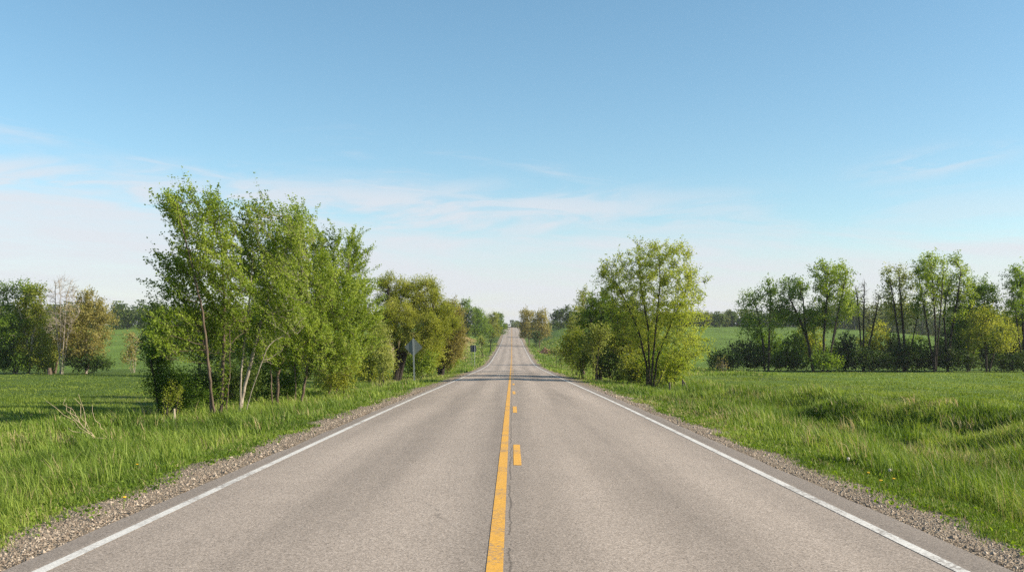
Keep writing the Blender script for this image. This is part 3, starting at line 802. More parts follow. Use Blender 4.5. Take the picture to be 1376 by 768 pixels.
# far right of the road
GD = 'trees far along the right of the road'
make_tree('roadside_tree', 'tan budding tree left of the pair beyond the dip on the right', 'tree', 300, 711, [[(711, 456), (710, 435), (709, 420)]], [(708, 425, 10, 11), (705, 438, 9, 10), (714, 443, 9, 10), (704, 449, 8, 6)], leaf='ochre', bark='brown', n=220, ls=.45, group=GD, tint0=.12, **FAR)
make_tree('roadside_tree', 'tan budding tree right of the pair beyond the dip on the right', 'tree', 285, 725, [[(725, 458), (725, 440), (726, 422)]], [(727, 424, 9, 10), (724, 436, 12, 12), (732, 442, 9, 11), (724, 451, 12, 6)], leaf='ochre', bark='brown', n=240, ls=.42, group=GD, tint0=.22, **FAR)
shrub('shrub', 'dark bush under the pair of tan trees', 275, 720, 458, [(720, 452, 7, 6)], 'dark', 70)
shrub('shrub', 'low grey green bushes at the field edge right of the road dip', 150, 752, 478, [(748, 473, 12, 5), (758, 475, 10, 4)], 'pale', 120, None, tint0=-.2)
make_tree('roadside_tree', 'dark green tree on the skyline behind the right clump', 'tree', 390, 750, [[(750, 442), (750, 425)]], [(748, 426, 10, 10), (760, 422, 12, 12), (770, 428, 10, 12), (750, 437, 14, 6), (766, 438, 12, 5)], leaf='dark', bark='dark', n=260, ls=.6, group=GD, tint0=.15, **FAR)

# the treeline along the right field
GT = 'treeline along the right field'
TR = dict(slen=.95, nl=7.2, shoots=3, ls=.20, r0=.13, spread=.42,  depth=.9, thr=.36, sweep=(0, 0, .4), trop=(0, 0, .12))
make_tree('field_tree', 'airy small tree with twin dark trunks leftmost in the right treeline', 'tree', 116, 1030,
          [[(1028, 500), (1026, 460), (1020, 420), (1012, 398)], [(1032, 500), (1034, 450), (1036, 400)], [(1031, 480), (1042, 440), (1046, 415)]],
          [(1010, 408, 20, 18), (1034, 400, 22, 20), (1045, 425, 20, 18), (1015, 440, 26, 18)], leaf='green', bark='dark', n=330, gap=0.33, group=GT, **dict(TR, tint0=.08, leafy=.8))
make_tree('field_tree', 'leaning dark trunked tree left of the tallest bright green one', 'tree', 114, 1092,
          [[(1094, 499), (1086, 460), (1072, 425), (1060, 400)], [(1092, 499), (1082, 440), (1078, 400)]],
          [(1062, 392, 17, 19), (1078, 388, 14, 16), (1060, 420, 16, 18), (1082, 430, 18, 18)], leaf='green', bark='dark', n=300, gap=0.27, group=GT, **TR)
make_tree('field_tree', 'bright green tree with several steep dark trunks, tallest of its group', 'tree', 112, 1110,
          [[(1106, 500), (1108, 450), (1112, 400), (1110, 370)], [(1112, 500), (1120, 440), (1132, 390), (1136, 365)], [(1103, 500), (1094, 450), (1088, 410)], [(1110, 460), (1128, 430), (1142, 415)]],
          [(1106, 372, 20, 24), (1132, 372, 18, 24), (1120, 395, 26, 24), (1136, 410, 14, 22), (1108, 430, 22, 20)], leaf='poplar', bark='dark', n=460, gap=0.25, group=GT, **dict(TR, tint0=.02))
make_tree('bare_tree', 'leafless dark tree between the bright green tree and the thin airy tree', 'bare tree', 114, 1160,
          [[(1160, 499), (1160, 450), (1160, 410), (1162, 380)], [(1160, 460), (1174, 430), (1180, 398)], [(1160, 430), (1152, 400), (1150, 385)]],
          [(1161, 395, 12, 20), (1178, 410, 12, 20), (1152, 405, 10, 20), (1164, 430, 16, 20)], leaf='ochre', bark='dark', n=240, ls=.1, slen=.8, nl=0, leafy=0, shoots=2, r0=.10, depth=.8, thr=.5, twig=.018, ex=2.2, sweep=(0, 0, .6), trop=(0, 0, .3))
make_tree('field_tree', 'thin airy tree with sparse leaves right of the bare tree', 'tree', 115, 1215,
          [[(1216, 500), (1214, 450), (1210, 400), (1208, 370)], [(1217, 470), (1230, 440), (1236, 410)], [(1214, 440), (1200, 400), (1196, 380)]],
          [(1205, 372, 18, 22), (1222, 380, 14, 22), (1200, 400, 18, 20), (1216, 420, 24, 22)], leaf='pale', bark='dark', n=330, gap=0.29, group=GT, **dict(TR, leafy=.65, tint0=-.05))
make_tree('field_tree', 'tall round topped tree on a straight dark trunk in the right treeline', 'tree', 112, 1256,
          [[(1256, 500), (1255, 450), (1253, 400), (1252, 360)], [(1256, 440), (1240, 400), (1234, 370)], [(1257, 450), (1264, 400), (1266, 365)]],
          [(1250, 360, 22, 21), (1236, 378, 14, 24), (1262, 378, 18, 26), (1248, 405, 24, 22)], leaf='poplar', bark='dark', n=400, gap=0.25, group=GT, **dict(TR, tint0=.05, leafy=.9))
make_tree('field_tree', 'slender forked tree close to the right of the tall round topped one', 'tree', 113, 1274,
          [[(1273, 500), (1276, 450), (1284, 400), (1288, 365)], [(1274, 470), (1270, 420), (1276, 380)]],
          [(1288, 362, 14, 20), (1282, 390, 18, 24), (1298, 392, 12, 20), (1280, 420, 16, 16)], leaf='poplar', bark='dark', n=260, gap=0.29, group=GT, **dict(TR, tint0=.05, leafy=.8))
make_tree('field_tree', 'dense dark green tree with a domed crown in the right treeline', 'tree', 116, 1300,
          [[(1300, 500), (1300, 450), (1304, 400)], [(1302, 500), (1316, 440), (1326, 400)]],
          [(1310, 392, 22, 20), (1330, 408, 18, 24), (1290, 420, 24, 26), (1315, 440, 34, 28), (1295, 465, 30, 24)], leaf='green', bark='dark', n=560, group=GT, **dict(TR, tint0=.06, nl=9))
make_tree('field_tree', 'yellow green small tree in front of the domed dark one', 'tree', 109, 1326,
          [[(1326, 500), (1324, 460), (1328, 430)], [(1328, 500), (1340, 460), (1345, 440)]],
          [(1325, 430, 22, 16), (1338, 455, 22, 20), (1312, 455, 18, 18)], leaf='willow', bark='dark', n=300, group=GT, gap=.3, **dict(TR, tint0=-.08))
make_tree('field_tree', 'open crowned tree at the right picture edge', 'tree', 113, 1376,
          [[(1376, 500), (1376, 450), (1374, 400), (1372, 375)], [(1377, 460), (1390, 410), (1400, 380)], [(1375, 440), (1360, 410), (1356, 395)]],
          [(1368, 378, 20, 22), (1392, 376, 22, 24), (1360, 405, 16, 20), (1385, 420, 28, 24)], leaf='green', bark='dark', n=400, gap=0.25, group=GT, **dict(TR, tint0=.08))
make_tree('field_tree', 'olive tree in shade between the domed tree and the edge tree', 'tree', 120, 1358,
          [[(1358, 500), (1358, 450)], [(1360, 500), (1366, 460)]], [(1356, 440, 20, 24), (1366, 470, 22, 24)], leaf='willow', bark='dark', n=260, group=GT, **dict(TR, tint0=-.15))
GH = 'dark bushes along the foot of the right treeline'
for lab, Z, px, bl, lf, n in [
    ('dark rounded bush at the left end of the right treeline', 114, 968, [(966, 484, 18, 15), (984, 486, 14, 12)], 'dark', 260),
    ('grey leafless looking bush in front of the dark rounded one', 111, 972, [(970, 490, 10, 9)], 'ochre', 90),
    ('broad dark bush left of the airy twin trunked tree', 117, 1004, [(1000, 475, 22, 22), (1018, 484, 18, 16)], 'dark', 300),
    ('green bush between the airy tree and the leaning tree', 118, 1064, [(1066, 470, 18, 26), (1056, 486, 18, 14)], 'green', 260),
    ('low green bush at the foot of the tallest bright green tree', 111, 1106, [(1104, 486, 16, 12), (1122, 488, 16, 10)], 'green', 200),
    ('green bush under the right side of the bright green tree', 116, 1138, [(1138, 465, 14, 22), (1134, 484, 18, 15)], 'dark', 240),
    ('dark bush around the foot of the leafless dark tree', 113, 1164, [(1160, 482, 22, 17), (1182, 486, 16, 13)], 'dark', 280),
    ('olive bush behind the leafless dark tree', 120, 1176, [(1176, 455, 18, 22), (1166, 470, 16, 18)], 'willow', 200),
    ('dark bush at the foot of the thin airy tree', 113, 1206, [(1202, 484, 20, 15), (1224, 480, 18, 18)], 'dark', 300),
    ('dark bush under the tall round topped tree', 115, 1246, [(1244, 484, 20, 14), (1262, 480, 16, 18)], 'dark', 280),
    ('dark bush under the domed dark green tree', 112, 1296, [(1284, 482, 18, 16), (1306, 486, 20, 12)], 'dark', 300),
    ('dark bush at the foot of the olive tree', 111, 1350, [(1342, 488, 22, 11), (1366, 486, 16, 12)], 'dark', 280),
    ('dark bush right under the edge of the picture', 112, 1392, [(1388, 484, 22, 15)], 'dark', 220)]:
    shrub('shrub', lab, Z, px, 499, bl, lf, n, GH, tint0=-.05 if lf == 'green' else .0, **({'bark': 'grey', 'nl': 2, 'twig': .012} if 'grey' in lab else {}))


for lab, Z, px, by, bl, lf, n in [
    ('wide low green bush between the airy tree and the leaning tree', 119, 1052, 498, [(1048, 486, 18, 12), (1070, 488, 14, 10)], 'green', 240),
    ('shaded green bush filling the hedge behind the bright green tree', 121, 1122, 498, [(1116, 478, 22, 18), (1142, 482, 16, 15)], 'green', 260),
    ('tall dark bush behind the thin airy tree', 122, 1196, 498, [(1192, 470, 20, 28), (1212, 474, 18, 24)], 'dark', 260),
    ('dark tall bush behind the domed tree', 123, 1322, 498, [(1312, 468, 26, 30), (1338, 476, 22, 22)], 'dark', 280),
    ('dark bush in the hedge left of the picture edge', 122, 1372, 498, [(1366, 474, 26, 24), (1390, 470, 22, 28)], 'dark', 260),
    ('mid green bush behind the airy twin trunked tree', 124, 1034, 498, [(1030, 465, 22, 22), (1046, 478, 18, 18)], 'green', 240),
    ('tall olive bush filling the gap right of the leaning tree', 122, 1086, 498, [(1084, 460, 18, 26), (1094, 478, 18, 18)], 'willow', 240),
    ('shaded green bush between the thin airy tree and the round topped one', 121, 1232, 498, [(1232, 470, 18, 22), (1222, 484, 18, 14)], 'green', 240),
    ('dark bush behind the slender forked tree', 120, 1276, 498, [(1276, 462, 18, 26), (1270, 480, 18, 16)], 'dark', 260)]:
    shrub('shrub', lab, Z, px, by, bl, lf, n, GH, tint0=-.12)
shrub('shrub', 'shaded green bush low behind the trunk of the big yellow green tree', 66, 884, 516, [(884, 490, 26, 24), (866, 500, 20, 18)], 'green', 220, GR, tint0=-.05)


# ------------------------------------------------------------------ far woods that read as one mass
def wood(name, label, spots, seed, leafs, ls=.75, hh=(9, 14)):
    rs = np.random.RandomState(seed)
    VV = []; TT = []; TV = []; TF = []; off = 0
    for (x, y) in spots:
        h = rs.uniform(*hh); rad = h * rs.uniform(.28, .42); z0 = gz(x, y); n = 560
        v = norm(rs.normal(0, 1, (n, 3))) * (rs.rand(n, 1) ** .4)
        lob = rs.normal(0, .55, (7, 3)); k = rs.randint(0, 7, n)
        C = np.array([x, y, z0 + h * .43]) + (v * .62 + lob[k] * .75) * np.array([rad, rad, h * .48])
        C[:, 2] = np.clip(C[:, 2], z0 + .3, z0 + h)
        V, _ = leaves_mesh(rs, C, ls * rs.uniform(.6, 1.4, n)); VV.append(V)
        TT.append(np.repeat(np.clip(rs.uniform(.1, .9) + rs.normal(0, .15, n), 0, 1), 4))
        A = np.array([[x, y, z0 - .3]]); B = np.array([[x + rs.normal(0, .4), y, z0 + h * .75]])
        tv, tf = tubes(A, B, np.array([.28]), np.array([.1]), 5); TV.append(tv); TF.append(tf + off); off += len(tv)
    V = np.concatenate(VV)
    o = obj(name, mesh_np(name, V, [np.arange(len(V)).reshape(-1, 4)], LEAF[leafs], np.concatenate(TT)))
    tag(o, label, 'wood', kind='stuff')
    obj('trunk', mesh_np('trunk', np.concatenate(TV), [np.concatenate(TF)], BARK['grey'], smooth=True), o)


def belt(x0, x1, y0, y1, n, seed):
    rs = np.random.RandomState(seed)
    return [(rs.uniform(x0, x1), rs.uniform(y0, y1)) for _ in range(n)]


wood('distant_wood', 'distant dark green wood beyond the left field', belt(-330, -95, 365, 440, 230, 1), 1, 'far', hh=(8, 11))
wood('distant_wood', 'distant wood edge behind the middle of the right fields', belt(62, 175, 415, 500, 160, 2), 2, 'far', hh=(5, 7.5))
wood('distant_wood', 'brownish wooded rise far behind the right treeline', belt(130, 330, 360, 440, 270, 3), 3, 'far', hh=(10, 15))
wood('distant_wood', 'hazy wood on the skyline beyond the crest of the road', belt(-90, 90, 860, 960, 120, 4), 4, 'far', ls=1.2, hh=(6, 10))
wood('distant_wood', 'far wood line behind the roadside trees on the left', belt(-100, -32, 470, 560, 70, 5), 5, 'far', hh=(6, 9))
wood('distant_wood', 'far wood line behind the roadside trees on the right', belt(28, 66, 480, 540, 40, 6), 6, 'far', hh=(5, 8))
# ------------------------------------------------------------------ grass and gravel (uncountable)
GRASS = leaf_mat('grass_blade', [(0, (.045, .082, .012)), (.40, (.132, .205, .028)), (.80, (.275, .345, .065)), (.86, (.25, .22, .09)), (1, (.46, .38, .20))], .35, .5)
CROP = leaf_mat('crop_blade', [(0, (.070, .120, .016)), (.5, (.155, .215, .028)), (.9, (.24, .295, .055)), (1, (.28, .28, .10))], .35, .5)


def blades(rs, X, Y, h, wd, tint, lean, segs=2, z=None):
    n = len(X); z = ground(X, Y) - .02 if z is None else z
    a = rs.rand(n) * 2 * math.pi
    sx, sy = np.cos(a) * wd * .5, np.sin(a) * wd * .5
    # face the blade roughly any way, lean it downwind (towards -X) and at random
    lx = lean[:, 0] * h; ly = lean[:, 1] * h
    b0 = np.stack([X - sx, Y - sy, z], 1); b1 = np.stack([X + sx, Y + sy, z], 1)
    tip = np.stack([X + lx, Y + ly, z + h * np.sqrt(np.clip(1 - .6 * (lean**2).sum(1), .15, 1))], 1)
    if segs == 1:
        V = np.stack([b0, b1, tip], 1).reshape(-1, 3); f = np.arange(n * 3).reshape(-1, 3); return V, [f], np.repeat(tint, 3)
    m = np.stack([X + lx * .35, Y + ly * .35, z + h * .58], 1)
    o = np.stack([sx, sy, 0 * sx], 1) * .8
    V = np.stack([b0, b1, m + o, m - o, tip], 1).reshape(-1, 3)
    i = np.arange(n) * 5
    return V, [np.stack([i, i+1, i+2, i+3], 1), np.stack([i+3, i+2, i+4], 1)], np.repeat(tint, 5)


def zsample(rs, n, z0, z1, p=1.0):
    """depths with density falling off as 1/z^(1+p)"""
    u = rs.rand(n); a, b = z0**-p, z1**-p
    return (a + u * (b - a))**(-1 / p)


def grass_patch(rs, side, nclump, per, z0, z1, w0, w1, hfun, segs, mat, name, label, cat, tone=0., dry=.028, wk=.00085, dens=None, cl=.13, lean_m=-.14):
    Y = zsample(rs, nclump, z0, z1)
    u = rs.rand(nclump)
    hi = np.minimum(w1, .60 * Y + 3.)
    X = ROADX + side * (w0 + u * np.maximum(hi - w0, .01))
    ok = hi > w0 + .05
    ed = np.abs(X - ROADX) + (fbm(X * .9 + 11, Y * .55, 3) - .5) * 1.5
    ok &= (ed > np.where(X < 0, 4.72, 4.6)) | (w0 > 6)
    if side < 0 and w0 < 6: ok &= (np.abs(X - ROADX) < 11.5 + 1.5 * fbm(X * .3, Y * .3)) | (Y < 36 + 3 * (fbm(X * .25, Y * .25) - .5))
    if side < 0 and w0 > 6: ok &= Y > 35.5
    if dens is not None: ok &= rs.rand(nclump) < dens(X, Y)
    X = X[ok]; Y = Y[ok]; n = len(X)
    ctint = np.clip(.42 + tone + rs.normal(0, .13, n) + .95 * (fbm(X * .5 + 3, Y * .3 + 9) - .5), .02, .78)
    isdry = (rs.rand(n) < dry) | (rs.rand(n) < dry * 6 * sstep(.55, .68, fbm(X * .35 + 50, Y * .22 + 3)))
    ctint = np.where(isdry, rs.uniform(.86, 1., n), ctint)
    ch = hfun(X, Y) * rs.uniform(.65, 1.25, n)
    cle = np.stack([lean_m + rs.normal(0, .16, n), rs.normal(0, .16, n)], 1)
    ii = np.repeat(np.arange(n), per)
    s = cl * (1 + Y[ii] / 60)
    X2 = X[ii] + rs.normal(0, 1, len(ii)) * s; Y2 = Y[ii] + rs.normal(0, 1, len(ii)) * s
    a = np.abs(X2 - ROADX)
    keep = a > 4.15
    ii = ii[keep]; X2 = X2[keep]; Y2 = Y2[keep]; m = len(ii)
    h = ch[ii] * rs.uniform(.45, 1.15, m)
    wd = np.maximum(.0045, Y2 * wk) * rs.uniform(.7, 1.3, m)
    tint = np.clip(ctint[ii] + rs.normal(0, .07, m), 0, 1)
    tint = np.where(rs.rand(m) < dry * .6, rs.uniform(.84, 1, m), tint)
    le = cle[ii] + rs.normal(0, .25, (m, 2)); le = np.clip(le, -.8, .8)
    return blades(rs, X2, Y2, h, wd, tint, le, segs)


def merge(name, label, cat, parts, mat):
    VV = []; FF = {3: [], 4: []}; TT = []; off = 0
    for V, fs, t in parts:
        VV.append(V); TT.append(t)
        for f in fs: FF[f.shape[1]].append(f + off)
        off += len(V)
    fl = [np.concatenate(v) for v in FF.values() if v]
    o = obj(name, mesh_np(name, np.concatenate(VV), fl, mat, np.concatenate(TT)))
    return tag(o, label, cat, kind='stuff')


def verge_h(X, Y):
    a = np.abs(X - ROADX)
    n = fbm(X * .42 + 30, Y * .22 + 4)
    return (.08 + .25 * sstep(4.4, 6.8, a) * np.clip(-.35 + 2.5 * n, .12, 2) * np.where(X < 0, 1 - .5 * sstep(8, 12, a), 1.)) * (1 - .35 * sstep(60, 130, Y))


def crop_h(X, Y):
    return .09 + .06 * fbm(X * .2, Y * .12)


rs = np.random.RandomState(11)
parts = []
for side in (-1, 1):
    parts.append(grass_patch(rs, side, 11500, 22, 6.5, 36, 4.1, 14 if side > 0 else 24, verge_h, 2, GRASS, '', '', '', tone=.03))
    parts.append(grass_patch(rs, side, 2600, 14, 6.5, 34, 4.1, 5.2, lambda X, Y: .11 + 0 * X, 2, GRASS, '', '', '', tone=-.02, dry=.05, cl=.09))
    parts.append(grass_patch(rs, side, 6000, 14, 30, 110, 4.2, 12.5 if side > 0 else 12, verge_h, 1, GRASS, '', '', '', tone=.03, wk=.0011))
    parts.append(grass_patch(rs, side, 3500, 12, 95, 330, 4.4, 26, lambda X, Y: .30 + 0 * X, 1, GRASS, '', '', '', tone=.04, wk=.0013, cl=.2))
    # taller tussocks and seeding stems
    parts.append(grass_patch(rs, side, 800, 26, 8, 60, 5.2, 13, lambda X, Y: .34 + .2 * fbm(X, Y), 2, GRASS, '', '', '', tone=.10, cl=.10, lean_m=-.3))
    parts.append(grass_patch(rs, side, 240, 7, 8, 70, 5.4, 13, lambda X, Y: .50 + 0 * X, 2, GRASS, '', '', '', tone=.5, dry=.55, cl=.12, wk=.0005))
merge('verge_grass', 'long wind combed grass on both road verges', 'grass', parts, GRASS)
parts = [grass_patch(rs, 1, 9000, 18, 16, 112, 10.5, 64, crop_h, 1, CROP, '', '', '', tone=.14, dry=.01, wk=.0010, cl=.2, lean_m=-.12),
         grass_patch(rs, -1, 5000, 16, 22, 112, 12, 64, crop_h, 1, CROP, '', '', '', tone=-.03, dry=.004, wk=.0010, cl=.2, lean_m=-.12)]
merge('field_crop', 'short green crop covering the near fields', 'crop', parts, CROP)

# dark broad leaved weeds creeping over the gravel edge
n = 300
Y = zsample(rs, n, 7, 60); sd2 = np.where(rs.rand(n) < .5, -1, 1)
X = ROADX + sd2 * (4.15 + np.abs(rs.normal(0, .55, n)) + .5 * (fbm(Y * .6, Y * .1 + sd2) - .3))
ii = np.repeat(np.arange(n), 16)
C = np.stack([X[ii] + rs.normal(0, .09, len(ii)), Y[ii] + rs.normal(0, .11, len(ii)), 0 * X[ii]], 1)
C[:, 2] = ground(C[:, 0], C[:, 1]) + rs.uniform(.01, .10, len(ii))
V, fq = leaves_mesh(rs, C, .036 * rs.uniform(.5, 1.4, len(ii)) * (1 + Y[ii] / 60), None, .6)
o = obj('ground_weeds', mesh_np('ground_weeds', V, [fq], LEAF['green'], np.repeat(np.clip(rs.normal(.4, .2, len(ii)), 0, 1), 4)))
tag(o, 'low leafy weeds creeping over the gravel edge', 'weeds', kind='stuff')

# loose stones of the shoulders
m, nt, out = newmat('gravel_stone')
at = N(nt, 'ShaderNodeAttribute', attribute_name='tint')
r = ramp(nt, [(0, (.13, .098, .072)), (.5, (.26, .205, .152)), (1, (.42, .35, .275))], at.outputs['Fac'])
p = N(nt, 'ShaderNodeBsdfPrincipled', ins={'Roughness': .9}); nt.links.new(r.outputs[0], p.inputs['Base Color']); nt.links.new(p.outputs[0], out.inputs[0])
n = 19000
Y = zsample(rs, n, 6, 45, .8); sd2 = np.where(rs.rand(n) < .5, -1, 1)
X = ROADX + sd2 * (3.74 + np.abs(rs.normal(.42, .34, n)))
sz = (rs.gamma(2.0, .0028, n) + .0025) * (.8 + Y / 22)
base = np.array([[1, 0, 0], [0, 1, 0], [-1, 0, 0], [0, -1, 0], [0, 0, .75], [0, 0, -.6]], float)
V = base[None] * sz[:, None, None] * rs.uniform(.6, 1.4, (n, 6, 1)); ang = rs.rand(n) * 6.28
ca, sa = np.cos(ang)[:, None], np.sin(ang)[:, None]
V = np.stack([V[..., 0] * ca - V[..., 1] * sa, V[..., 0] * sa + V[..., 1] * ca, V[..., 2]], 2)
V += np.stack([X, Y, ground(X, Y) + sz * .05], 1)[:, None]
fi = np.array([[0, 1, 4], [1, 2, 4], [2, 3, 4], [3, 0, 4], [1, 0, 5], [2, 1, 5], [3, 2, 5], [0, 3, 5]])
fq = (np.arange(n)[:, None, None] * 6 + fi[None]).reshape(-1, 3)
o = obj('gravel', mesh_np('gravel', V.reshape(-1, 3), [fq], m, np.repeat(rs.rand(n), 6)))
tag(o, 'loose tan gravel along both edges of the road', 'gravel', kind='stuff')

# ------------------------------------------------------------------ signs
GALV = rough_mat('galvanised_steel', (.42, .43, .42), (.58, .59, .57), 22, .45, bump=.1, metal=.2, spec=.5)
SBACK = rough_mat('dull_sign_back', (.125, .15, .14), (.17, .195, .18), 9, .6, bump=.08, metal=.15)
SDARK = rough_mat('dark_sign_back', (.035, .042, .055), (.06, .07, .085), 9, .6, bump=.08, metal=.15)
SFACE = rough_mat('sign_yellow_face', (.72, .42, .03), (.80, .48, .04), 12, .45, bump=.03)
SWHITE = rough_mat('sign_white_face', (.70, .70, .68), (.80, .80, .78), 12, .45, bump=.03)


def rounded(poly, rad, k=4):
    out = []; n = len(poly)
    for i in range(n):
        p = np.array(poly[i]); a = np.array(poly[i-1]) - p; b = np.array(poly[(i+1) % n]) - p
        a /= np.linalg.norm(a); b /= np.linalg.norm(b)
        for t in np.linspace(0, 1, k):
            q = p + a * rad * (1-t)**2 + b * rad * t**2
            out.append(tuple(q))
    return out


def channel_post(h, lean=0.):
    m = MB()
    # U channel: web and two flanges, open towards the camera side
    for x0, x1, y0, y1 in ((-.028, .028, 0, .006), (-.034, -.028, -.030, .006), (.028, .034, -.030, .006), (-.050, -.034, -.030, -.025), (.034, .050, -.030, -.025)):
        m.box(x0, x1, y0, y1, -.5, h)
    m.v = [(x + lean * z, y, z) for x, y, z in m.v]
    return m


Z = 68.7; x = X_at(557, Z); z = gz(x, Z); H = Z_at(454.5, Z) - z
t = thing('diamond_sign', 'blank dark back of a diamond road sign on a slightly leaning steel post', 'road sign', (x, Z, z))
ln = -.028
channel_post(H, ln).build('post', GALV, t)
d = .63; cz = H - d + .03; cx = ln * cz
poly = rounded([(cx - d, cz), (cx, cz + d), (cx + d, cz), (cx, cz - d)], .08)
pn = MB().prism(poly, .012, .016).build('panel', SBACK, t)
MB().prism([(cx + (a - cx) * .985, cz + (b - cz) * .985) for a, b in poly], .0185, .0205).build('sign_face', SFACE, pn)
for dz in (-.36, .36):
    MB().tube([(ln * (cz + dz), -.012, cz + dz), (ln * (cz + dz), .010, cz + dz)], .014, 6).build('bolt', GALV, pn)

Z = 140.; x = X_at(636, Z); z = gz(x, Z); H = Z_at(463.5, Z) - z
t = thing('roadside_sign', 'small dark backed rectangular sign on two thin posts further down the verge', 'road sign', (x, Z, z))
for dx in (-.20, .20):
    m_ = MB().box(dx - .03, dx + .03, -.03, .03, -.4, H); m_.build('post', GALV if dx > 0 else SBACK, t)
poly = rounded([(-.42, H - .95), (-.42, H), (.42, H), (.42, H - .95)], .06)
pn = MB().prism(poly, .033, .037).build('panel', SDARK, t)
MB().prism([(a * .985, H - .475 + (b - H + .475) * .985) for a, b in poly], .0395, .0415).build('sign_face', SWHITE, pn)

# ------------------------------------------------------------------ old fence posts on the right
WOODM = rough_mat('weathered_wood', (.055, .045, .036), (.16, .135, .11), 20, .9, (1, 1, .15), .5)
for px, tx, Z, top, lab in ((900, 900, 55, 513, 'thin weathered fence post nearest the big yellow green tree'),
                            (918, 917.5, 57, 509, 'upright dark fence post in the middle of the three by the ditch'),
                            (929, 921, 57, 510, 'leaning dark fence post at the right end of the three')):
    x = X_at(px, Z); z = gz(x, Z); h = Z_at(top, Z) - z
    mb = MB().tube([(0, 0, -.3), (X_at(tx, Z) - x, .02, h * .6), ((X_at(tx, Z) - x) * 1.5, .03, h)], [.055, .05, .042], 7)
    o = mb.build('fence_post', WOODM, None, (x, Z, z), smooth=False); tag(o, lab, 'fence post', 'old fence posts by the right ditch')

# ------------------------------------------------------------------ sapling with a pale tree guard, dead stalks, stump, brush pile
GUARD = rough_mat('pale_tree_guard', (.30, .25, .17), (.44, .38, .28), 10, .7)
r_ = shrub('sapling', 'knee high yellow green sapling in a pale trunk guard left of the poplars', 28.5, 234, 566, [(234, 526, 14, 19), (226, 536, 9, 9)], 'willow', 90, None, r0=.022, ls=.055, slen=.2, nl=3.2, tint0=-.1)
r_['category'] = 'sapling'
MB().tube([(0, 0, -.05), (.012, 0, .20), (0, 0, .46)], [.034, .033, .031], 10).build('trunk_guard', GUARD, r_)

STRAW = rough_mat('dry_stalk', (.33, .26, .16), (.55, .45, .30), 14, .9)
Z = 22.5; x = X_at(128, Z); z = gz(x, Z)
mb = MB(); rr = random.Random(4)
for (x0, y0, x1, y1, w_) in ((128, 588, 66, 538, .010), (128, 588, 85, 543, .012), (118, 580, 100, 536, .009), (120, 578, 107, 530, .008), (122, 584, 92, 548, .009), (112, 572, 82, 536, .008), (142, 590, 95, 575, .012), (138, 578, 124, 545, .008)):
    pts = []
    for k in range(7):
        t_ = k / 6; sag = math.sin(t_ * math.pi) * 4
        pts.append((X_at(x0 + (x1 - x0) * t_, Z) - x, rr.uniform(-.04, .04) + t_ * rr.uniform(-.2, .3), Z_at(y0 + (y1 - y0) * t_ + sag, Z) - z + .02))
    mb.tube(pts, [w_ * (1 - .6 * k / 6) for k in range(7)], 5)
o = mb.build('dead_branch', STRAW, None, (x, Z, z), smooth=True); tag(o, 'fan of bare bleached stalks leaning out of the left grass', 'dead branch')

Z = 110.; x = X_at(75, Z); z = gz(x, Z)
mb = MB().tube([(0, 0, -.2), (.03, 0, .25), (-.02, 0, .5), (.0, 0, .75)], [.30, .24, .22, .17], 9)
tag(mb.build('tree_stump', BARK['brown'], None, (x, Z - 1.5, z)), 'low brown broken tree stump at the foot of the left treeline', 'stump')

Z = 232.; x = X_at(733, Z); z = gz(x, Z)
PILE = rough_mat('red_brown_brush', (.12, .06, .035), (.40, .25, .15), 3, .95, bump=.5)
mb = MB()
for k in range(90):
    a_ = rr.uniform(0, 6.28); px_ = rr.gauss(0, 1.0); py_ = rr.gauss(0, .8); l = rr.uniform(.7, 1.6)
    pz = max(.05, (1.3 - abs(px_) * .55) * rr.random())
    dx, dy, dz = math.cos(a_) * l, math.sin(a_) * l, rr.uniform(-.3, .3) * l
    mb.tube([(px_ - dx * .5, py_ - dy * .5, max(0, pz - dz)), (px_ + dx * .5, py_ + dy * .5, max(.05, pz + dz))], [.12, .07], 5)
tag(mb.build('brush_pile', PILE, None, (x, Z, z)), 'reddish brown heap of cut brush by the road right of the dip', 'brush pile')

# ------------------------------------------------------------------ dandelions
FLUFF = rough_mat('seed_head', (.40, .36, .28), (.58, .53, .43), 60, .9); YF = rough_mat('dandelion_yellow', (.62, .36, .015), (.80, .52, .03), 60, .7)
STEM = rough_mat('flower_stem', (.10, .14, .04), (.18, .22, .08), 20, .7)


def dandelion(px, py, Z, fluffy, label, grp):
    x = X_at(px, Z); z = gz(x, Z); h = max(.12, Z_at(py, Z) - z)
    t = thing('dandelion', label, 'dandelion', (x, Z, z), grp)
    b = .03 * rr.uniform(-1, 1)
    MB().tube([(0, 0, -.03), (b * .4, 0, h * .5), (b, 0, h)], [.006, .005, .0045], 5).build('stem', STEM, t)
    mb = MB(); s = .024 if fluffy else .022
    import bmesh
    bm = bmesh.new(); bmesh.ops.create_icosphere(bm, subdivisions=2, radius=s)
    me = bpy.data.meshes.new('flower_head')
    for v in bm.verts:
        v.co *= rr.uniform(.82, 1.15)
        if not fluffy: v.co.z *= .45
        v.co += Vector((b, 0, h + (.0 if fluffy else .005)))
    bm.to_mesh(me); bm.free(); me.materials.append(FLUFF if fluffy else YF)
    obj('seed_head' if fluffy else 'flower_head', me, t)


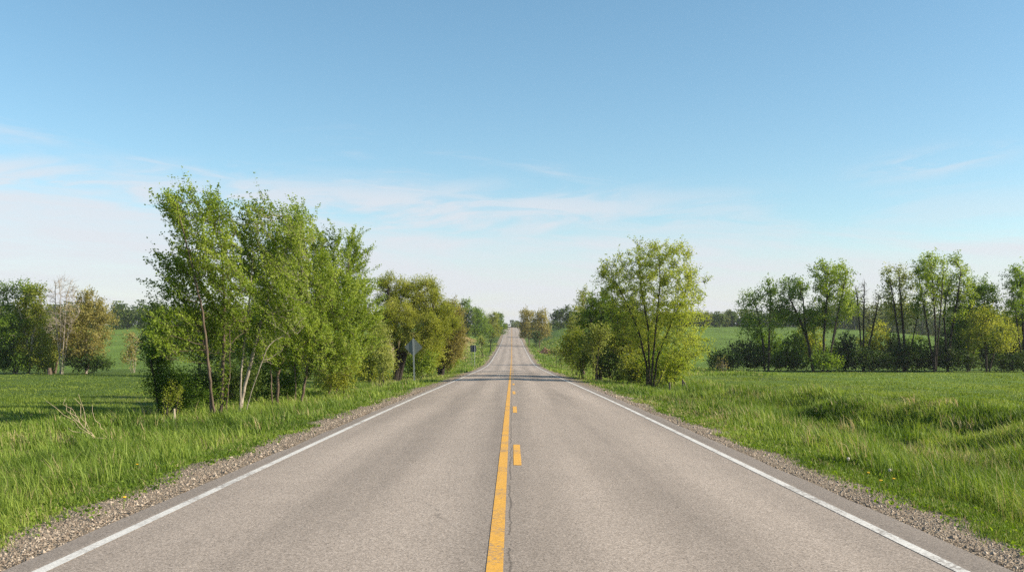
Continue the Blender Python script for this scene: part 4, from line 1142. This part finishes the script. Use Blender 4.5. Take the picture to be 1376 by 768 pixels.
dandelion(1138, 616, 14.6, True, 'pale dandelion seed head further up the right verge', None)
dandelion(1196, 631, 13.6, True, 'pale dandelion seed head on a tall stem nearest the camera on the right', None)
YG = 'yellow dandelions in the verge grass'
for px, py, Z, lab in ((1166, 641, 13.2, 'yellow dandelion just left of the nearest seed head'), (1198, 648, 12.6, 'yellow dandelion right under the nearest seed head'),
                       (1180, 656, 12.3, 'yellow dandelion lowest on the right, by the gravel'), (855, 533, 46, 'yellow dandelion on the right verge below the big tree trunk'),
                       (886, 541, 40, 'orange yellow dandelion on the right verge right of the big tree trunk'),
                       (186, 638, 14.5, 'yellow dandelion in the left grass near the gravel edge'), (166, 676, 10.6, 'yellow dandelion nearest the camera in the left grass')):
    dandelion(px, py, Z, False, lab, YG)

# ------------------------------------------------------------------ a white van coming over the crest
VW = rough_mat('white_car_paint', (.72, .72, .70), (.80, .80, .78), 3, .35, bump=.02); GL_ = rough_mat('dark_window_glass', (.02, .025, .03), (.04, .045, .05), 3, .1, bump=0)
TY = rough_mat('tyre_rubber', (.015, .015, .015), (.03, .03, .03), 9, .9); RIM = rough_mat('grey_wheel_rim', (.3, .3, .3), (.45, .45, .45), 9, .4, metal=.6)
LMP = rough_mat('headlamp_glass', (.7, .7, .68), (.85, .85, .82), 9, .15)
Z = 660.; x = -1.75; z = float(road_z(np.array([x]), np.array([Z]))[0])
t = thing('white_van', 'tiny white van coming over the far crest of the road', 'van', (x, Z, z))
prof = [(-2.6, .35), (-2.6, 1.05), (-1.75, 1.25), (-1.05, 2.15), (-.8, 2.3), (2.5, 2.35), (2.65, 2.2), (2.65, .35)]
mb = MB(); mb.prism(prof, -1.02, 1.02); mb.v = [(yy, xx, zz) for xx, yy, zz in mb.v]
mb.build('body', VW, t, bevel=.05)
MB().prism([(-.85, 1.30), (.85, 1.30), (.78, 2.08), (-.78, 2.08)], -.01, .01)
wsm = MB(); wsm.v = [(-.86, -1.76, 1.30), (.86, -1.76, 1.30), (.78, -1.13, 2.10), (-.78, -1.13, 2.10), (-.86, -1.73, 1.28), (.86, -1.73, 1.28), (.78, -1.10, 2.08), (-.78, -1.10, 2.08)]
wsm.f = [[0, 1, 2, 3], [7, 6, 5, 4], [0, 4, 5, 1], [1, 5, 6, 2], [2, 6, 7, 3], [3, 7, 4, 0]]; wsm.build('windscreen', GL_, t)
for sx_ in (-1, 1):
    MB().box(sx_ * .72 - .16, sx_ * .72 + .16, -2.66, -2.58, .72, .95).build('headlight', LMP, t, bevel=.02)
    for yy in (-1.7, 1.6):
        wo = MB().tube([(sx_ * .82, yy, .34), (sx_ * 1.04, yy, .34)], .34, 18).build('wheel', TY, t)
        MB().tube([(sx_ * 1.035, yy, .34), (sx_ * 1.055, yy, .34)], .20, 14).build('rim', RIM, wo)
MB().box(-.95, .95, -2.70, -2.62, .36, .58).build('bumper', SDARK, t, bevel=.02)

# ------------------------------------------------------------------ thin air
m, nt, out = newmat('haze_air')
pv = N(nt, 'ShaderNodeVolumePrincipled', ins={'Density': .00013, 'Anisotropy': .2}); pv.inputs['Color'].default_value = (.86, .92, 1, 1)
nt.links.new(pv.outputs[0], out.inputs['Volume'])
o = MB().box(-1680, 1680, -60, 3300, -7, 24).build('haze', m); tag(o, 'thin pale haze over the countryside', 'haze', kind='stuff')
